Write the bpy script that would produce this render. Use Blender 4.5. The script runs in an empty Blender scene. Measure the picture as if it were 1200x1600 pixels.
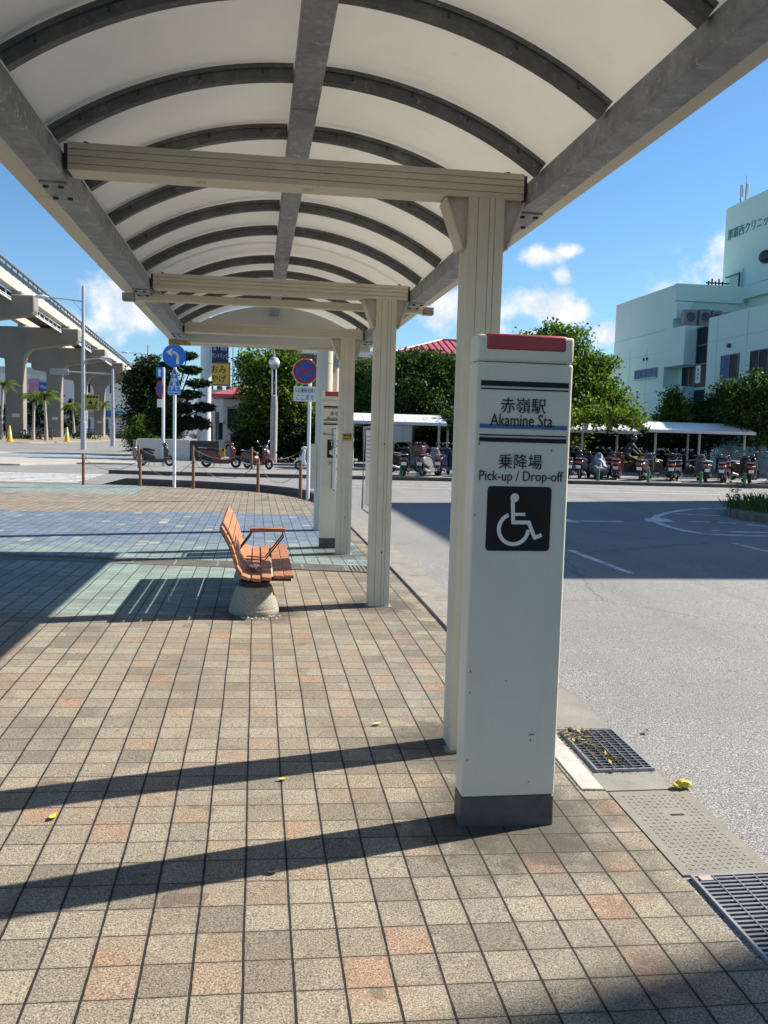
import bpy, bmesh, math, random
import numpy as np
from mathutils import Vector, Matrix
R = math.radians
SCN = bpy.context.scene
COL = SCN.collection

# ------------------------------------------------------------------ camera
YAW, PITCH, ROLL, FPX = .1455, .0867, .0272, 1377.0
fw = Vector((math.sin(YAW)*math.cos(PITCH), math.cos(YAW)*math.cos(PITCH), -math.sin(PITCH)))
rt0 = Vector((math.cos(YAW), -math.sin(YAW), 0)); up0 = rt0.cross(fw)
rt = rt0*math.cos(ROLL)+up0*math.sin(ROLL); up = -rt0*math.sin(ROLL)+up0*math.cos(ROLL)
cam = bpy.data.cameras.new('camera'); camo = bpy.data.objects.new('camera', cam); COL.objects.link(camo)
camo.matrix_world = Matrix(((rt.x, up.x, -fw.x, 0), (rt.y, up.y, -fw.y, 0), (rt.z, up.z, -fw.z, 1.968), (0, 0, 0, 1)))
cam.sensor_fit = 'VERTICAL'; cam.sensor_height = 36; cam.lens = 36*FPX/1600
cam.clip_start = .05; cam.clip_end = 5000
SCN.camera = camo

# ------------------------------------------------------------------ light
SUN_EL, SUN_ROT = R(39.5), math.atan2(.963, .27)
sl = bpy.data.lights.new('sun', 'SUN'); so = bpy.data.objects.new('sun', sl); COL.objects.link(so)
sl.energy = 5.0; sl.angle = R(.53); sl.color = (1, .93, .82)
sd = Vector((math.sin(SUN_ROT)*math.cos(SUN_EL), math.cos(SUN_ROT)*math.cos(SUN_EL), math.sin(SUN_EL)))
so.rotation_euler = sd.to_track_quat('Z', 'Y').to_euler()
so.location = (60, 20, 80)
SCN.view_settings.view_transform = 'Standard'; SCN.view_settings.look = 'None'
SCN.view_settings.exposure = .98; SCN.view_settings.gamma = 1.0

class NT:
    """small node-tree writer"""
    def __init__(s, tree): s.t = tree; s.n = tree.nodes; s.l = tree.links
    def node(s, typ, **kw):
        n = s.n.new(typ)
        for k, v in kw.items():
            if k == 'ins':
                for a, b in v.items():
                    sock = n.inputs[a]
                    if hasattr(b, 'is_output'): s.l.new(b, sock)
                    else: sock.default_value = b
            else: setattr(n, k, v)
        return n
    def math(s, op, a, b=None, c=None, clamp=False):
        n = s.n.new('ShaderNodeMath'); n.operation = op; n.use_clamp = clamp
        for i, v in enumerate((a, b, c)):
            if v is None: continue
            if hasattr(v, 'is_output'): s.l.new(v, n.inputs[i])
            else: n.inputs[i].default_value = v
        return n.outputs[0]
    def mix(s, f, a, b, mode='MIX'):
        n = s.n.new('ShaderNodeMix'); n.data_type = 'RGBA'; n.blend_type = mode
        for i, v in ((0, f), (6, a), (7, b)):
            if hasattr(v, 'is_output'): s.l.new(v, n.inputs[i])
            elif i == 0: n.inputs[0].default_value = v
            else: n.inputs[i].default_value = (*v, 1) if len(v) == 3 else v
        return n.outputs[2]
    def step(s, x, lo, hi):
        n = s.n.new('ShaderNodeMapRange'); n.interpolation_type = 'SMOOTHSTEP'
        s.l.new(x, n.inputs[0])
        for i, v in ((1, lo), (2, hi), (3, 0), (4, 1)):
            if hasattr(v, 'is_output'): s.l.new(v, n.inputs[i])
            else: n.inputs[i].default_value = v
        return n.outputs[0]
    def noise(s, vec, scale, detail=4, rough=.55, out=0):
        n = s.n.new('ShaderNodeTexNoise'); n.inputs['Scale'].default_value = scale
        n.inputs['Detail'].default_value = detail; n.inputs['Roughness'].default_value = rough
        if vec is not None: s.l.new(vec, n.inputs['Vector'])
        return n.outputs[out]
    def ramp(s, f, stops, interp='LINEAR'):
        n = s.n.new('ShaderNodeValToRGB'); n.color_ramp.interpolation = interp
        el = n.color_ramp.elements
        while len(el) < len(stops): el.new(.5)
        for e, (p, c) in zip(el, stops): e.position = p; e.color = (*c, 1)
        s.l.new(f, n.inputs[0]); return n.outputs[0]

# ------------------------------------------------------------------ sky with fair-weather clouds
W = bpy.data.worlds.new('World'); SCN.world = W; W.use_nodes = True
w = NT(W.node_tree); w.n.clear()
sky = w.node('ShaderNodeTexSky', sky_type='NISHITA', sun_disc=False, sun_elevation=SUN_EL, sun_rotation=SUN_ROT,
             altitude=0, air_density=1.0, dust_density=.35, ozone_density=2.2)
tc = w.node('ShaderNodeTexCoord'); g = tc.outputs['Generated']
sep = w.node('ShaderNodeSeparateXYZ', ins={0: g})
az = w.math('ARCTAN2', sep.outputs[0], sep.outputs[1]); el = w.math('ARCSINE', sep.outputs[2])
CL = [(-.143, .122, .062, .034), (-.195, .108, .045, .022), (.218, .146, .045, .035), (.255, .128, .04, .03), (.311, .143, .058, .024), (.345, .135, .035, .017), (.312, .198, .032, .014), (.338, .202, .02, .010), (.335, .178, .012, .012),
      (.455, .150, .055, .036), (.49, .166, .055, .050), (.525, .178, .055, .058), (.42, .134, .03, .018), (.555, .165, .05, .05), (.384, .117, .024, .016), (.60, .16, .10, .06), (.30, .115, .02, .010), (-.50, .13, .12, .05),
      (.85, .22, .12, .06), (1.2, .3, .25, .07), (-1.0, .25, .2, .06)]
mx = None
for (a, e, ra, re) in CL:
    dx = w.math('DIVIDE', w.math('SUBTRACT', az, a), ra); dy = w.math('DIVIDE', w.math('SUBTRACT', el, e), re)
    d = w.math('SUBTRACT', 1.0, w.math('SQRT', w.math('ADD', w.math('MULTIPLY', dx, dx), w.math('MULTIPLY', dy, dy))))
    mx = d if mx is None else w.math('SMOOTH_MAX', mx, d, .15)
n1 = w.noise(g, 26, 9, .62); n2 = w.noise(g, 9, 5, .55)
den = w.math('ADD', mx, w.math('ADD', w.math('MULTIPLY', w.math('SUBTRACT', n1, .5), 2.3), w.math('MULTIPLY', w.math('SUBTRACT', n2, .5), 1.0)))
al = w.step(den, .02, .80)
shd = w.step(w.noise(g, 34, 6, .6), .35, .65)
ccol = w.mix(shd, (6.3, 7.0, 8.0), (9.2, 9.2, 9.2))
hz = w.step(el, .30, .0)
skyc = w.mix(1.0, sky.outputs[0], (.74, 1.08, 1.32), 'MULTIPLY')
skyc = w.mix(w.math('MULTIPLY', hz, .20), skyc, (4.6, 6.4, 8.4))
bgc = w.mix(w.math('MULTIPLY', al, .93), skyc, ccol)
bg = w.node('ShaderNodeBackground', ins={'Color': bgc, 'Strength': .059})
wo = w.node('ShaderNodeOutputWorld', ins={'Surface': bg.outputs[0]})

# ------------------------------------------------------------------ terrain height (kerbside dips towards the drop-kerb)
def zg(X, Y):
    X = X/1.23; Y = Y/1.23
    t = (Y-6.8)/.8
    sm = (Y-6.8) if t < -30 else -.8*math.log1p(math.exp(-t))
    s = min(max((12-Y)/7, 0), 1); s = s*s*(3-2*s)
    return 1.23*(.0388*sm-.0195*min(max(X, -6), 1.7)*s)

# ------------------------------------------------------------------ materials
MATS = {}
def pm(name, col, rough=.6, metal=0, var=.12, vs=3.0, bump=0, bs=60, dirt=0, dirtcol=(.08, .07, .05), spec=.5, streak=0, coat=0):
    if name in MATS: return MATS[name]
    m = bpy.data.materials.new(name); m.use_nodes = True; t = NT(m.node_tree)
    b = t.n['Principled BSDF']; tc = t.node('ShaderNodeTexCoord'); o = tc.outputs['Object']
    n = t.noise(o, vs, 6, .6)
    lo = tuple(c*(1-var) for c in col); hi = tuple(min(1, c*(1+var)) for c in col)
    c = t.ramp(n, [(.3, lo), (.7, hi)])
    if dirt:
        d = t.step(t.noise(o, vs*2.3, 8, .7), .52, .75)
        c = t.mix(t.math('MULTIPLY', d, dirt), c, dirtcol)
    if streak:
        mp = t.node('ShaderNodeMapping', ins={0: o}); mp.inputs['Scale'].default_value = (9, 9, .5)
        d = t.step(t.noise(mp.outputs[0], 2.2, 6, .65), .5, .78)
        c = t.mix(t.math('MULTIPLY', d, streak), c, dirtcol)
    t.l.new(c, b.inputs['Base Color'])
    b.inputs['Roughness'].default_value = rough; b.inputs['Metallic'].default_value = metal
    b.inputs['Specular IOR Level'].default_value = spec
    if coat: b.inputs['Coat Weight'].default_value = coat; b.inputs['Coat Roughness'].default_value = .08
    if bump:
        bp = t.node('ShaderNodeBump', ins={'Strength': bump, 'Distance': .01, 'Height': t.noise(o, bs, 5, .6)})
        t.l.new(bp.outputs[0], b.inputs['Normal'])
    MATS[name] = m; return m

def paver_material():
    m = bpy.data.materials.new('pavers'); m.use_nodes = True; t = NT(m.node_tree); b = t.n['Principled BSDF']
    o = t.node('ShaderNodeTexCoord').outputs['Object']; s = t.node('ShaderNodeSeparateXYZ', ins={0: o})
    wob = t.noise(o, 1.3, 2); wv = t.math('MULTIPLY', t.math('SUBTRACT', wob, .5), .012)
    u = t.math('DIVIDE', t.math('ADD', t.math('ADD', s.outputs[0], .024), wv), .2001)
    v = t.math('DIVIDE', t.math('ADD', t.math('SUBTRACT', s.outputs[1], .061), wv), .2001)
    cu = t.math('FLOOR', u); cv = t.math('FLOOR', v)
    cid = t.node('ShaderNodeCombineXYZ', ins={0: cu, 1: cv})
    wn = t.node('ShaderNodeTexWhiteNoise', noise_dimensions='2D', ins={0: cid.outputs[0]})
    h1 = wn.outputs[0]
    cid2 = t.node('ShaderNodeCombineXYZ', ins={0: t.math('ADD', cu, 71.3), 1: t.math('ADD', cv, 13.7)})
    h2 = t.node('ShaderNodeTexWhiteNoise', noise_dimensions='2D', ins={0: cid2.outputs[0]}).outputs[0]
    cluster = t.math('MULTIPLY', t.math('SUBTRACT', t.noise(o, .8, 2), .5), .9)
    hh = t.math('ADD', h1, cluster, clamp=True)
    base = t.ramp(hh, [(0, (.205, .180, .146)), (.12, (.240, .213, .172)), (.30, (.268, .238, .190)), (.46, (.290, .258, .205)), (.60, (.252, .219, .172)), (.74, (.305, .272, .216)), (.87, (.292, .230, .176)), (.955, (.315, .218, .158))], 'CONSTANT')
    # the painted sea pattern: teal tiles that turn blue further along
    Y = s.outputs[1]; X = s.outputs[0]
    teal = t.ramp(h2, [(0, (.20, .275, .27)), (.3, (.235, .315, .305)), (.55, (.265, .345, .33)), (.8, (.22, .295, .29))], 'CONSTANT')
    blue = t.ramp(h2, [(0, (.13, .185, .265)), (.3, (.16, .215, .295)), (.6, (.115, .17, .255)), (.85, (.185, .24, .30)), (.965, (.40, .38, .32))], 'CONSTANT')
    cY = t.math('MULTIPLY', t.math('ADD', cv, .8), .2001)
    cX = t.math('MULTIPLY', t.math('ADD', cu, .4), .2001)
    tb = t.step(t.math('ADD', cY, t.math('MULTIPLY', t.math('SUBTRACT', h1, .5), 1.6)), 14.0, 16.6)
    sea = t.mix(tb, teal, blue)
    yb = t.math('ADD', 9.4, t.math('MULTIPLY', t.math('GREATER_THAN', cX, .05), 3.2))
    zone = t.math('MULTIPLY', t.math('GREATER_THAN', cY, yb), t.math('LESS_THAN', t.math('ADD', cY, t.math('MULTIPLY', h1, .4)), 21.6))
    zone = t.math('MULTIPLY', zone, t.math('LESS_THAN', cX, 1.85))
    z2 = t.math('MULTIPLY', t.math('GREATER_THAN', cY, 27.2), t.math('LESS_THAN', cX, -3.6))
    col = t.mix(zone, base, sea); col = t.mix(t.math('MULTIPLY', z2, .9), col, teal)
    # exposed-aggregate speckle + wear
    sp = t.noise(o, 125, 2, .75); sp2 = t.noise(o, 330, 2, .7)
    spk = t.ramp(sp, [(.35, (.12, .115, .11)), (.44, (.70, .70, .69)), (.54, (1.04, 1.04, 1.02)), (.66, (1.75, 1.72, 1.62))])
    col = t.mix(.85, col, t.mix(1, col, spk, 'MULTIPLY'))
    spk2 = t.ramp(sp2, [(.36, (.42, .42, .41)), (.54, (1.05, 1.05, 1.05)), (.68, (1.5, 1.48, 1.42))])
    col = t.mix(.75, col, t.mix(1, col, spk2, 'MULTIPLY'))
    st = t.step(t.noise(o, .95, 8, .68), .47, .70)
    col = t.mix(t.math('MULTIPLY', st, .42), col, (.105, .088, .066))
    soft = t.step(t.noise(o, .55, 4, .6), .42, .66)
    col = t.mix(t.math('MULTIPLY', soft, .30), col, t.mix(1, col, (1.12, 1.0, .88), 'MULTIPLY'))
    rust = t.math('MULTIPLY', t.step(t.noise(o, 1.7, 4, .55), .55, .70), t.step(t.noise(o, 40, 3, .6), .40, .6))
    col = t.mix(t.math('MULTIPLY', rust, .35), col, (.34, .20, .125))
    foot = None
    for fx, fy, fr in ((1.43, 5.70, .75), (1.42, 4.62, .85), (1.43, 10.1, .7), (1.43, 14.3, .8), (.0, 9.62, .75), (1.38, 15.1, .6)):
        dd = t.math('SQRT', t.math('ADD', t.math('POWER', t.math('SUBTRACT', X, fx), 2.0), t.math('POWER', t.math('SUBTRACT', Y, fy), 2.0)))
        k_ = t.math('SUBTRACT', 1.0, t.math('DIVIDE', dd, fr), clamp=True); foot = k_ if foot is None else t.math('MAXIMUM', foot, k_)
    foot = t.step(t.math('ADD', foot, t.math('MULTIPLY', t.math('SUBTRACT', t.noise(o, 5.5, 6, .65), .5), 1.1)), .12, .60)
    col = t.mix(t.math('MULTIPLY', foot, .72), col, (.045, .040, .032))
    # grime gathering round the column foot and kerb side
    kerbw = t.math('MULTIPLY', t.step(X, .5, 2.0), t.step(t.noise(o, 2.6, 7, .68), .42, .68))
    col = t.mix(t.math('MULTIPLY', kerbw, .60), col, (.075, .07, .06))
    spots = t.math('GREATER_THAN', t.noise(o, 3.4, 1.5, .4), .735)
    col = t.mix(t.math('MULTIPLY', spots, .45), col, (.07, .06, .05))
    fu = t.math('FRACT', u); fv = t.math('FRACT', v)
    jn = t.math('MULTIPLY', t.math('SUBTRACT', t.noise(o, 22, 3), .5), .05)
    du = t.math('ADD', t.math('MINIMUM', fu, t.math('SUBTRACT', 1, fu)), t.math('MULTIPLY', jn, .6))
    dv = t.math('ADD', t.math('MINIMUM', fv, t.math('SUBTRACT', 1, fv)), t.math('MULTIPLY', jn, .5))
    ju = t.step(du, .034, .019); jv = t.step(dv, .022, .010)
    j = t.math('MAXIMUM', ju, t.math('MULTIPLY', jv, .9))
    edge = t.math('MAXIMUM', t.step(du, .10, .03), t.step(dv, .09, .02))
    col = t.mix(t.math('MULTIPLY', edge, .22), col, (.09, .08, .065))
    col = t.mix(j, col, (.020, .016, .012))
    t.l.new(col, b.inputs['Base Color']); b.inputs['Roughness'].default_value = .82
    b.inputs['Specular IOR Level'].default_value = .35
    hgt = t.math('SUBTRACT', t.math('ADD', t.math('MULTIPLY', sp, .25), t.math('MULTIPLY', h2, .12)), t.math('MULTIPLY', j, 1.1))
    bp = t.node('ShaderNodeBump', ins={'Strength': .55, 'Distance': .006, 'Height': hgt})
    t.l.new(bp.outputs[0], b.inputs['Normal'])
    return m

def asphalt_material():
    m = bpy.data.materials.new('asphalt'); m.use_nodes = True; t = NT(m.node_tree); b = t.n['Principled BSDF']
    o = t.node('ShaderNodeTexCoord').outputs['Object']
    sp = t.noise(o, 95, 2, .75); big = t.noise(o, .35, 5, .6); mid = t.noise(o, 2.2, 5, .6)
    c = t.ramp(sp, [(.33, (.035, .035, .034)), (.45, (.16, .157, .152)), (.55, (.245, .241, .234)), (.66, (.52, .512, .495))])
    c = t.mix(t.math('MULTIPLY', t.step(big, .4, .65), .30), c, (.145, .142, .137))
    c = t.mix(t.math('MULTIPLY', t.step(mid, .48, .75), .22), c, (.25, .246, .238))
    mpt = t.node('ShaderNodeMapping', ins={0: o}); mpt.inputs['Scale'].default_value = (1.1, .05, 1)
    trk = t.step(t.noise(mpt.outputs[0], 1.0, 5, .6), .50, .72); c = t.mix(t.math('MULTIPLY', trk, .32), c, (.115, .113, .11))
    oil = t.step(t.noise(o, .9, 3, .5), .68, .76); c = t.mix(t.math('MULTIPLY', oil, .5), c, (.06, .058, .056))
    # tyre-worn lanes and repair cracks
    vo = t.node('ShaderNodeTexVoronoi', feature='DISTANCE_TO_EDGE', ins={'Vector': t.mix(.25, o, t.noise(o, 2.5, 4, out=1)), 'Scale': .22})
    cr = t.math('MULTIPLY', t.step(vo.outputs[0], .006, .0015), t.step(t.noise(o, .3, 2), .42, .56))
    c = t.mix(t.math('MULTIPLY', cr, .35), c, (.05, .05, .05))
    t.l.new(c, b.inputs['Base Color']); b.inputs['Roughness'].default_value = .85; b.inputs['Specular IOR Level'].default_value = .3
    bp = t.node('ShaderNodeBump', ins={'Strength': .5, 'Distance': .006, 'Height': sp}); t.l.new(bp.outputs[0], b.inputs['Normal'])
    return m

def paint_marking_material():
    m = bpy.data.materials.new('road_paint'); m.use_nodes = True; t = NT(m.node_tree); b = t.n['Principled BSDF']
    o = t.node('ShaderNodeTexCoord').outputs['Object']
    wr = t.step(t.math('ADD', t.noise(o, 3, 8, .75), t.math('MULTIPLY', t.math('SUBTRACT', t.noise(o, 60, 3), .5), .3)), .50, .60)
    c = t.mix(wr, (.62, .62, .60), (.24, .235, .23))
    t.l.new(c, b.inputs['Base Color']); b.inputs['Roughness'].default_value = .7
    return m

def galv_material(name, k):
    m = bpy.data.materials.new(name); m.use_nodes = True; t = NT(m.node_tree); b = t.n['Principled BSDF']
    o = t.node('ShaderNodeTexCoord').outputs['Object']
    n = t.noise(o, 7, 9, .72); n2 = t.noise(o, 1.6, 4, .6); n3 = t.noise(o, 26, 5, .7)
    c = t.ramp(n, [(.32, tuple(x*k for x in (.165, .17, .18))), (.5, tuple(x*k for x in (.235, .245, .26))), (.62, tuple(x*k for x in (.30, .31, .32))), (.72, tuple(x*k for x in (.48, .48, .47)))])
    c = t.mix(t.math('MULTIPLY', t.step(n2, .42, .62), .45), c, tuple(x*k for x in (.16, .17, .185)))
    c = t.mix(t.math('MULTIPLY', t.step(n3, .6, .75), .3), c, tuple(x*k for x in (.55, .54, .52)))
    mk = t.math('MULTIPLY', t.step(t.noise(o, 13, 9, .8), .555, .60), t.step(n2, .38, .58)); c = t.mix(t.math('MULTIPLY', mk, .55), c, tuple(x*k for x in (.58, .57, .54)))
    t.l.new(c, b.inputs['Base Color']); b.inputs['Roughness'].default_value = .62; b.inputs['Metallic'].default_value = .15
    return m

def membrane_material():
    m = bpy.data.materials.new('roof_membrane'); m.use_nodes = True; t = NT(m.node_tree); b = t.n['Principled BSDF']
    o = t.node('ShaderNodeTexCoord').outputs['Object']
    mp = t.node('ShaderNodeMapping', ins={0: o}); mp.inputs['Scale'].default_value = (1.5, 1.0, 1)
    big = t.noise(mp.outputs[0], 1.1, 3, .5)
    c = t.ramp(t.noise(o, 1.7, 5, .6), [(.3, (.85, .84, .80)), (.7, (.90, .89, .855))])
    st = t.step(t.noise(o, 2.9, 7, .7), .60, .80)
    c = t.mix(t.math('MULTIPLY', st, .30), c, (.42, .39, .33))
    mps = t.node('ShaderNodeMapping', ins={0: o}); mps.inputs['Scale'].default_value = (.6, 5, .6)
    wst = t.step(t.noise(mps.outputs[0], 1.6, 6, .65), .58, .78); c = t.mix(t.math('MULTIPLY', wst, .22), c, (.38, .35, .29))
    t.l.new(c, b.inputs['Base Color']); b.inputs['Roughness'].default_value = .42
    bp = t.node('ShaderNodeBump', ins={'Strength': .55, 'Distance': .25, 'Height': big}); t.l.new(bp.outputs[0], b.inputs['Normal'])
    tr = t.node('ShaderNodeBsdfTranslucent', ins={'Color': (.88, .86, .80, 1)})
    mx = t.node('ShaderNodeMixShader', ins={0: .30, 1: b.outputs[0], 2: tr.outputs[0]})
    t.l.new(mx.outputs[0], t.n['Material Output'].inputs[0])
    return m

def leaf_material(name, dark, light, trans=.3):
    m = bpy.data.materials.new(name); m.use_nodes = True; t = NT(m.node_tree); b = t.n['Principled BSDF']
    o = t.node('ShaderNodeTexCoord').outputs['Object']; rnd = t.node('ShaderNodeNewGeometry').outputs['Random Per Island']
    f = t.math('ADD', t.math('MULTIPLY', rnd, .42), t.math('MULTIPLY', t.step(t.noise(o, 1.5, 4, .6), .30, .70), .55))
    c = t.ramp(f, [(.2, dark), (.85, light)])
    t.l.new(c, b.inputs['Base Color']); b.inputs['Roughness'].default_value = .6; b.inputs['Specular IOR Level'].default_value = .2
    tr = t.node('ShaderNodeBsdfTranslucent'); t.l.new(t.mix(1, c, (1.5, 1.7, .6), 'MULTIPLY'), tr.inputs[0])
    mx = t.node('ShaderNodeMixShader', ins={0: trans, 1: b.outputs[0], 2: tr.outputs[0]})
    t.l.new(mx.outputs[0], t.n['Material Output'].inputs[0])
    return m

def glass_material(name, col, rough=.06):
    m = bpy.data.materials.new(name); m.use_nodes = True; t = NT(m.node_tree); b = t.n['Principled BSDF']
    o = t.node('ShaderNodeTexCoord').outputs['Object']
    c = t.ramp(t.noise(o, .5, 3), [(.35, tuple(x*.6 for x in col)), (.65, col)])
    t.l.new(c, b.inputs['Base Color']); b.inputs['Roughness'].default_value = rough; b.inputs['Specular IOR Level'].default_value = .14
    return m

PAVER = paver_material(); ASPH = asphalt_material(); PAINT = paint_marking_material()
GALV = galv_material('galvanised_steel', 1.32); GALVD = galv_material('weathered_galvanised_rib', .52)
MEMB = membrane_material()
CREAM = pm('cream_paint', (.65, .59, .46), .5, var=.06, vs=2, dirt=.10, streak=.12, dirtcol=(.24, .20, .14))
CREAML = pm('pale_bracket', (.55, .52, .46), .6, var=.08, vs=9, dirt=.55, dirtcol=(.26, .21, .15))
SIGNW = pm('sign_enamel', (.74, .70, .57), .38, var=.04, vs=2, dirt=.10, streak=.07, dirtcol=(.3, .28, .22))
RED = pm('sign_red', (.42, .045, .055), .4, var=.08, vs=6)
BLACKV = pm('black_vinyl', (.024, .021, .018), .6, var=.2, spec=.2)
WHITEV = pm('white_vinyl', (.80, .79, .74), .5, var=.03)
BLUEV = pm('blue_vinyl', (.07, .13, .33), .45, var=.05)
PLINTH = pm('dark_plinth', (.085, .083, .08), .55, var=.3, vs=5, dirt=.35, dirtcol=(.15, .13, .10))
WOOD = pm('orange_stained_wood', (.37, .155, .072), .55, var=.3, vs=6, dirt=.18, dirtcol=(.22, .08, .03), bump=.25, bs=30)
AGG = pm('exposed_aggregate', (.33, .31, .25), .9, var=.45, vs=75, bump=.8, bs=90, dirt=.25, dirtcol=(.12, .11, .08))
IRON = pm('dark_iron', (.03, .028, .026), .5, metal=.5, var=.2)
CONC = pm('concrete', (.225, .212, .185), .85, var=.2, vs=2.5, bump=.4, bs=45, dirt=.4, streak=.15, dirtcol=(.11, .10, .085))
CONCW = pm('worn_white_concrete', (.47, .45, .40), .85, var=.2, vs=4, bump=.4, bs=45, dirt=.9, dirtcol=(.14, .125, .10))
PIERC = pm('pier_concrete', (.195, .178, .152), .85, var=.16, vs=.25, dirt=.3, streak=.45, dirtcol=(.15, .14, .125))
BEAMC = pm('guideway_concrete', (.44, .395, .325), .8, var=.08, vs=.4, streak=.2, dirtcol=(.3, .27, .22))
DARKM = pm('dark_metal', (.05, .05, .05), .55, metal=.3, var=.25)
GREYM = pm('grey_metal', (.30, .31, .32), .45, metal=.4, var=.1)
WHITEP = pm('white_pole', (.74, .75, .78), .4, var=.05, vs=2)
LAMPG = pm('grey_lamp_pole', (.40, .415, .44), .4, metal=.2, var=.05)
BROWNP = pm('rust_brown_post', (.21, .085, .045), .6, var=.25, vs=6, streak=.2)
CHAIN = pm('weathered_chain', (.24, .21, .17), .6, var=.2)
MINT = pm('mint_render', (.57, .755, .675), .8, var=.035, vs=.25, dirt=.06, streak=.10, dirtcol=(.26, .40, .38))
MINTD = pm('dark_mint', (.38, .55, .49), .8, var=.04)  # darker mint for joints, sills, spandrel and pipes
TEALL = pm('teal_letters', (.035, .20, .17), .5, var=.05)
GLASS = glass_material('window_glass', (.012, .022, .045), .38); GLASSB = glass_material('sky_reflection_glass', (.075, .17, .36), .5)  # GLASSB has the sky's reflection put into its blue base colour
FRAMEG = pm('window_frame', (.16, .17, .18), .5, metal=.3, var=.1)
BARK = pm('bark', (.12, .09, .06), .9, var=.35, vs=5, bump=.6, bs=25)
BARKP = pm('palm_bark', (.34, .31, .26), .9, var=.2, vs=6)
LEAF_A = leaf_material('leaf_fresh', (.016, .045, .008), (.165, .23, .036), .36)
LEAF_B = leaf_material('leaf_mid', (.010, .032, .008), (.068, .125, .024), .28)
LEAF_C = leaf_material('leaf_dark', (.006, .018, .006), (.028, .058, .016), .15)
LEAF_P = leaf_material('leaf_palm', (.05, .085, .015), (.15, .20, .04))
GRASS = leaf_material('grass_blades', (.03, .06, .012), (.09, .15, .03), .2)
RUB = pm('tyre_rubber', (.018, .018, .018), .8, var=.2)
RIM = pm('alloy_rim', (.25, .25, .26), .35, metal=.8, var=.1)
SEATB = pm('black_seat', (.014, .014, .015), .5, var=.15)
BLKP = pm('black_plastic', (.02, .02, .022), .4, var=.1)
CHROME = pm('chrome', (.75, .76, .78), .15, metal=1, var=.03)
TAILR = pm('red_lens', (.40, .02, .015), .2, var=.05, coat=.6)
AMBER = pm('amber_lens', (.55, .17, .02), .2, var=.05, coat=.6)
PLATE = pm('number_plate', (.70, .72, .74), .4, var=.04)
PLATEP = pm('pink_number_plate', (.70, .42, .48), .4, var=.04)
ROOFR = pm('red_roof_sheet', (.44, .085, .10), .5, var=.12, vs=.8, streak=.15, dirtcol=(.2, .05, .05))
WALLW = pm('white_wall', (.74, .74, .72), .7, var=.04, vs=.4, streak=.08, dirtcol=(.5, .48, .44))
WALLG = pm('pale_grey_wall', (.50, .52, .50), .7, var=.06, vs=.4)
WALLB = pm('beige_wall', (.42, .35, .27), .8, var=.06, vs=.4)
YELL = pm('yellow_board', (.68, .45, .06), .5, var=.06)
NAVY = pm('navy_board', (.012, .022, .10), .5, var=.1)
SBLUE = pm('sign_blue', (.02, .19, .62), .35, var=.03)
SRED = pm('traffic_red', (.40, .02, .025), .35, var=.06)
SNAVY = pm('traffic_deep_blue', (.02, .09, .36), .35, var=.05)
ROOFT = pm('shelter_sheet', (.68, .71, .74), .3, var=.06, vs=.7, dirt=.2, dirtcol=(.35, .35, .35))
GREENP = pm('green_post', (.015, .22, .07), .5, var=.1)
CONEY = pm('yellow_marker', (.72, .42, .03), .5, var=.08)
LOG = pm('brown_rail', (.10, .065, .045), .8, var=.25)

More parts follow.
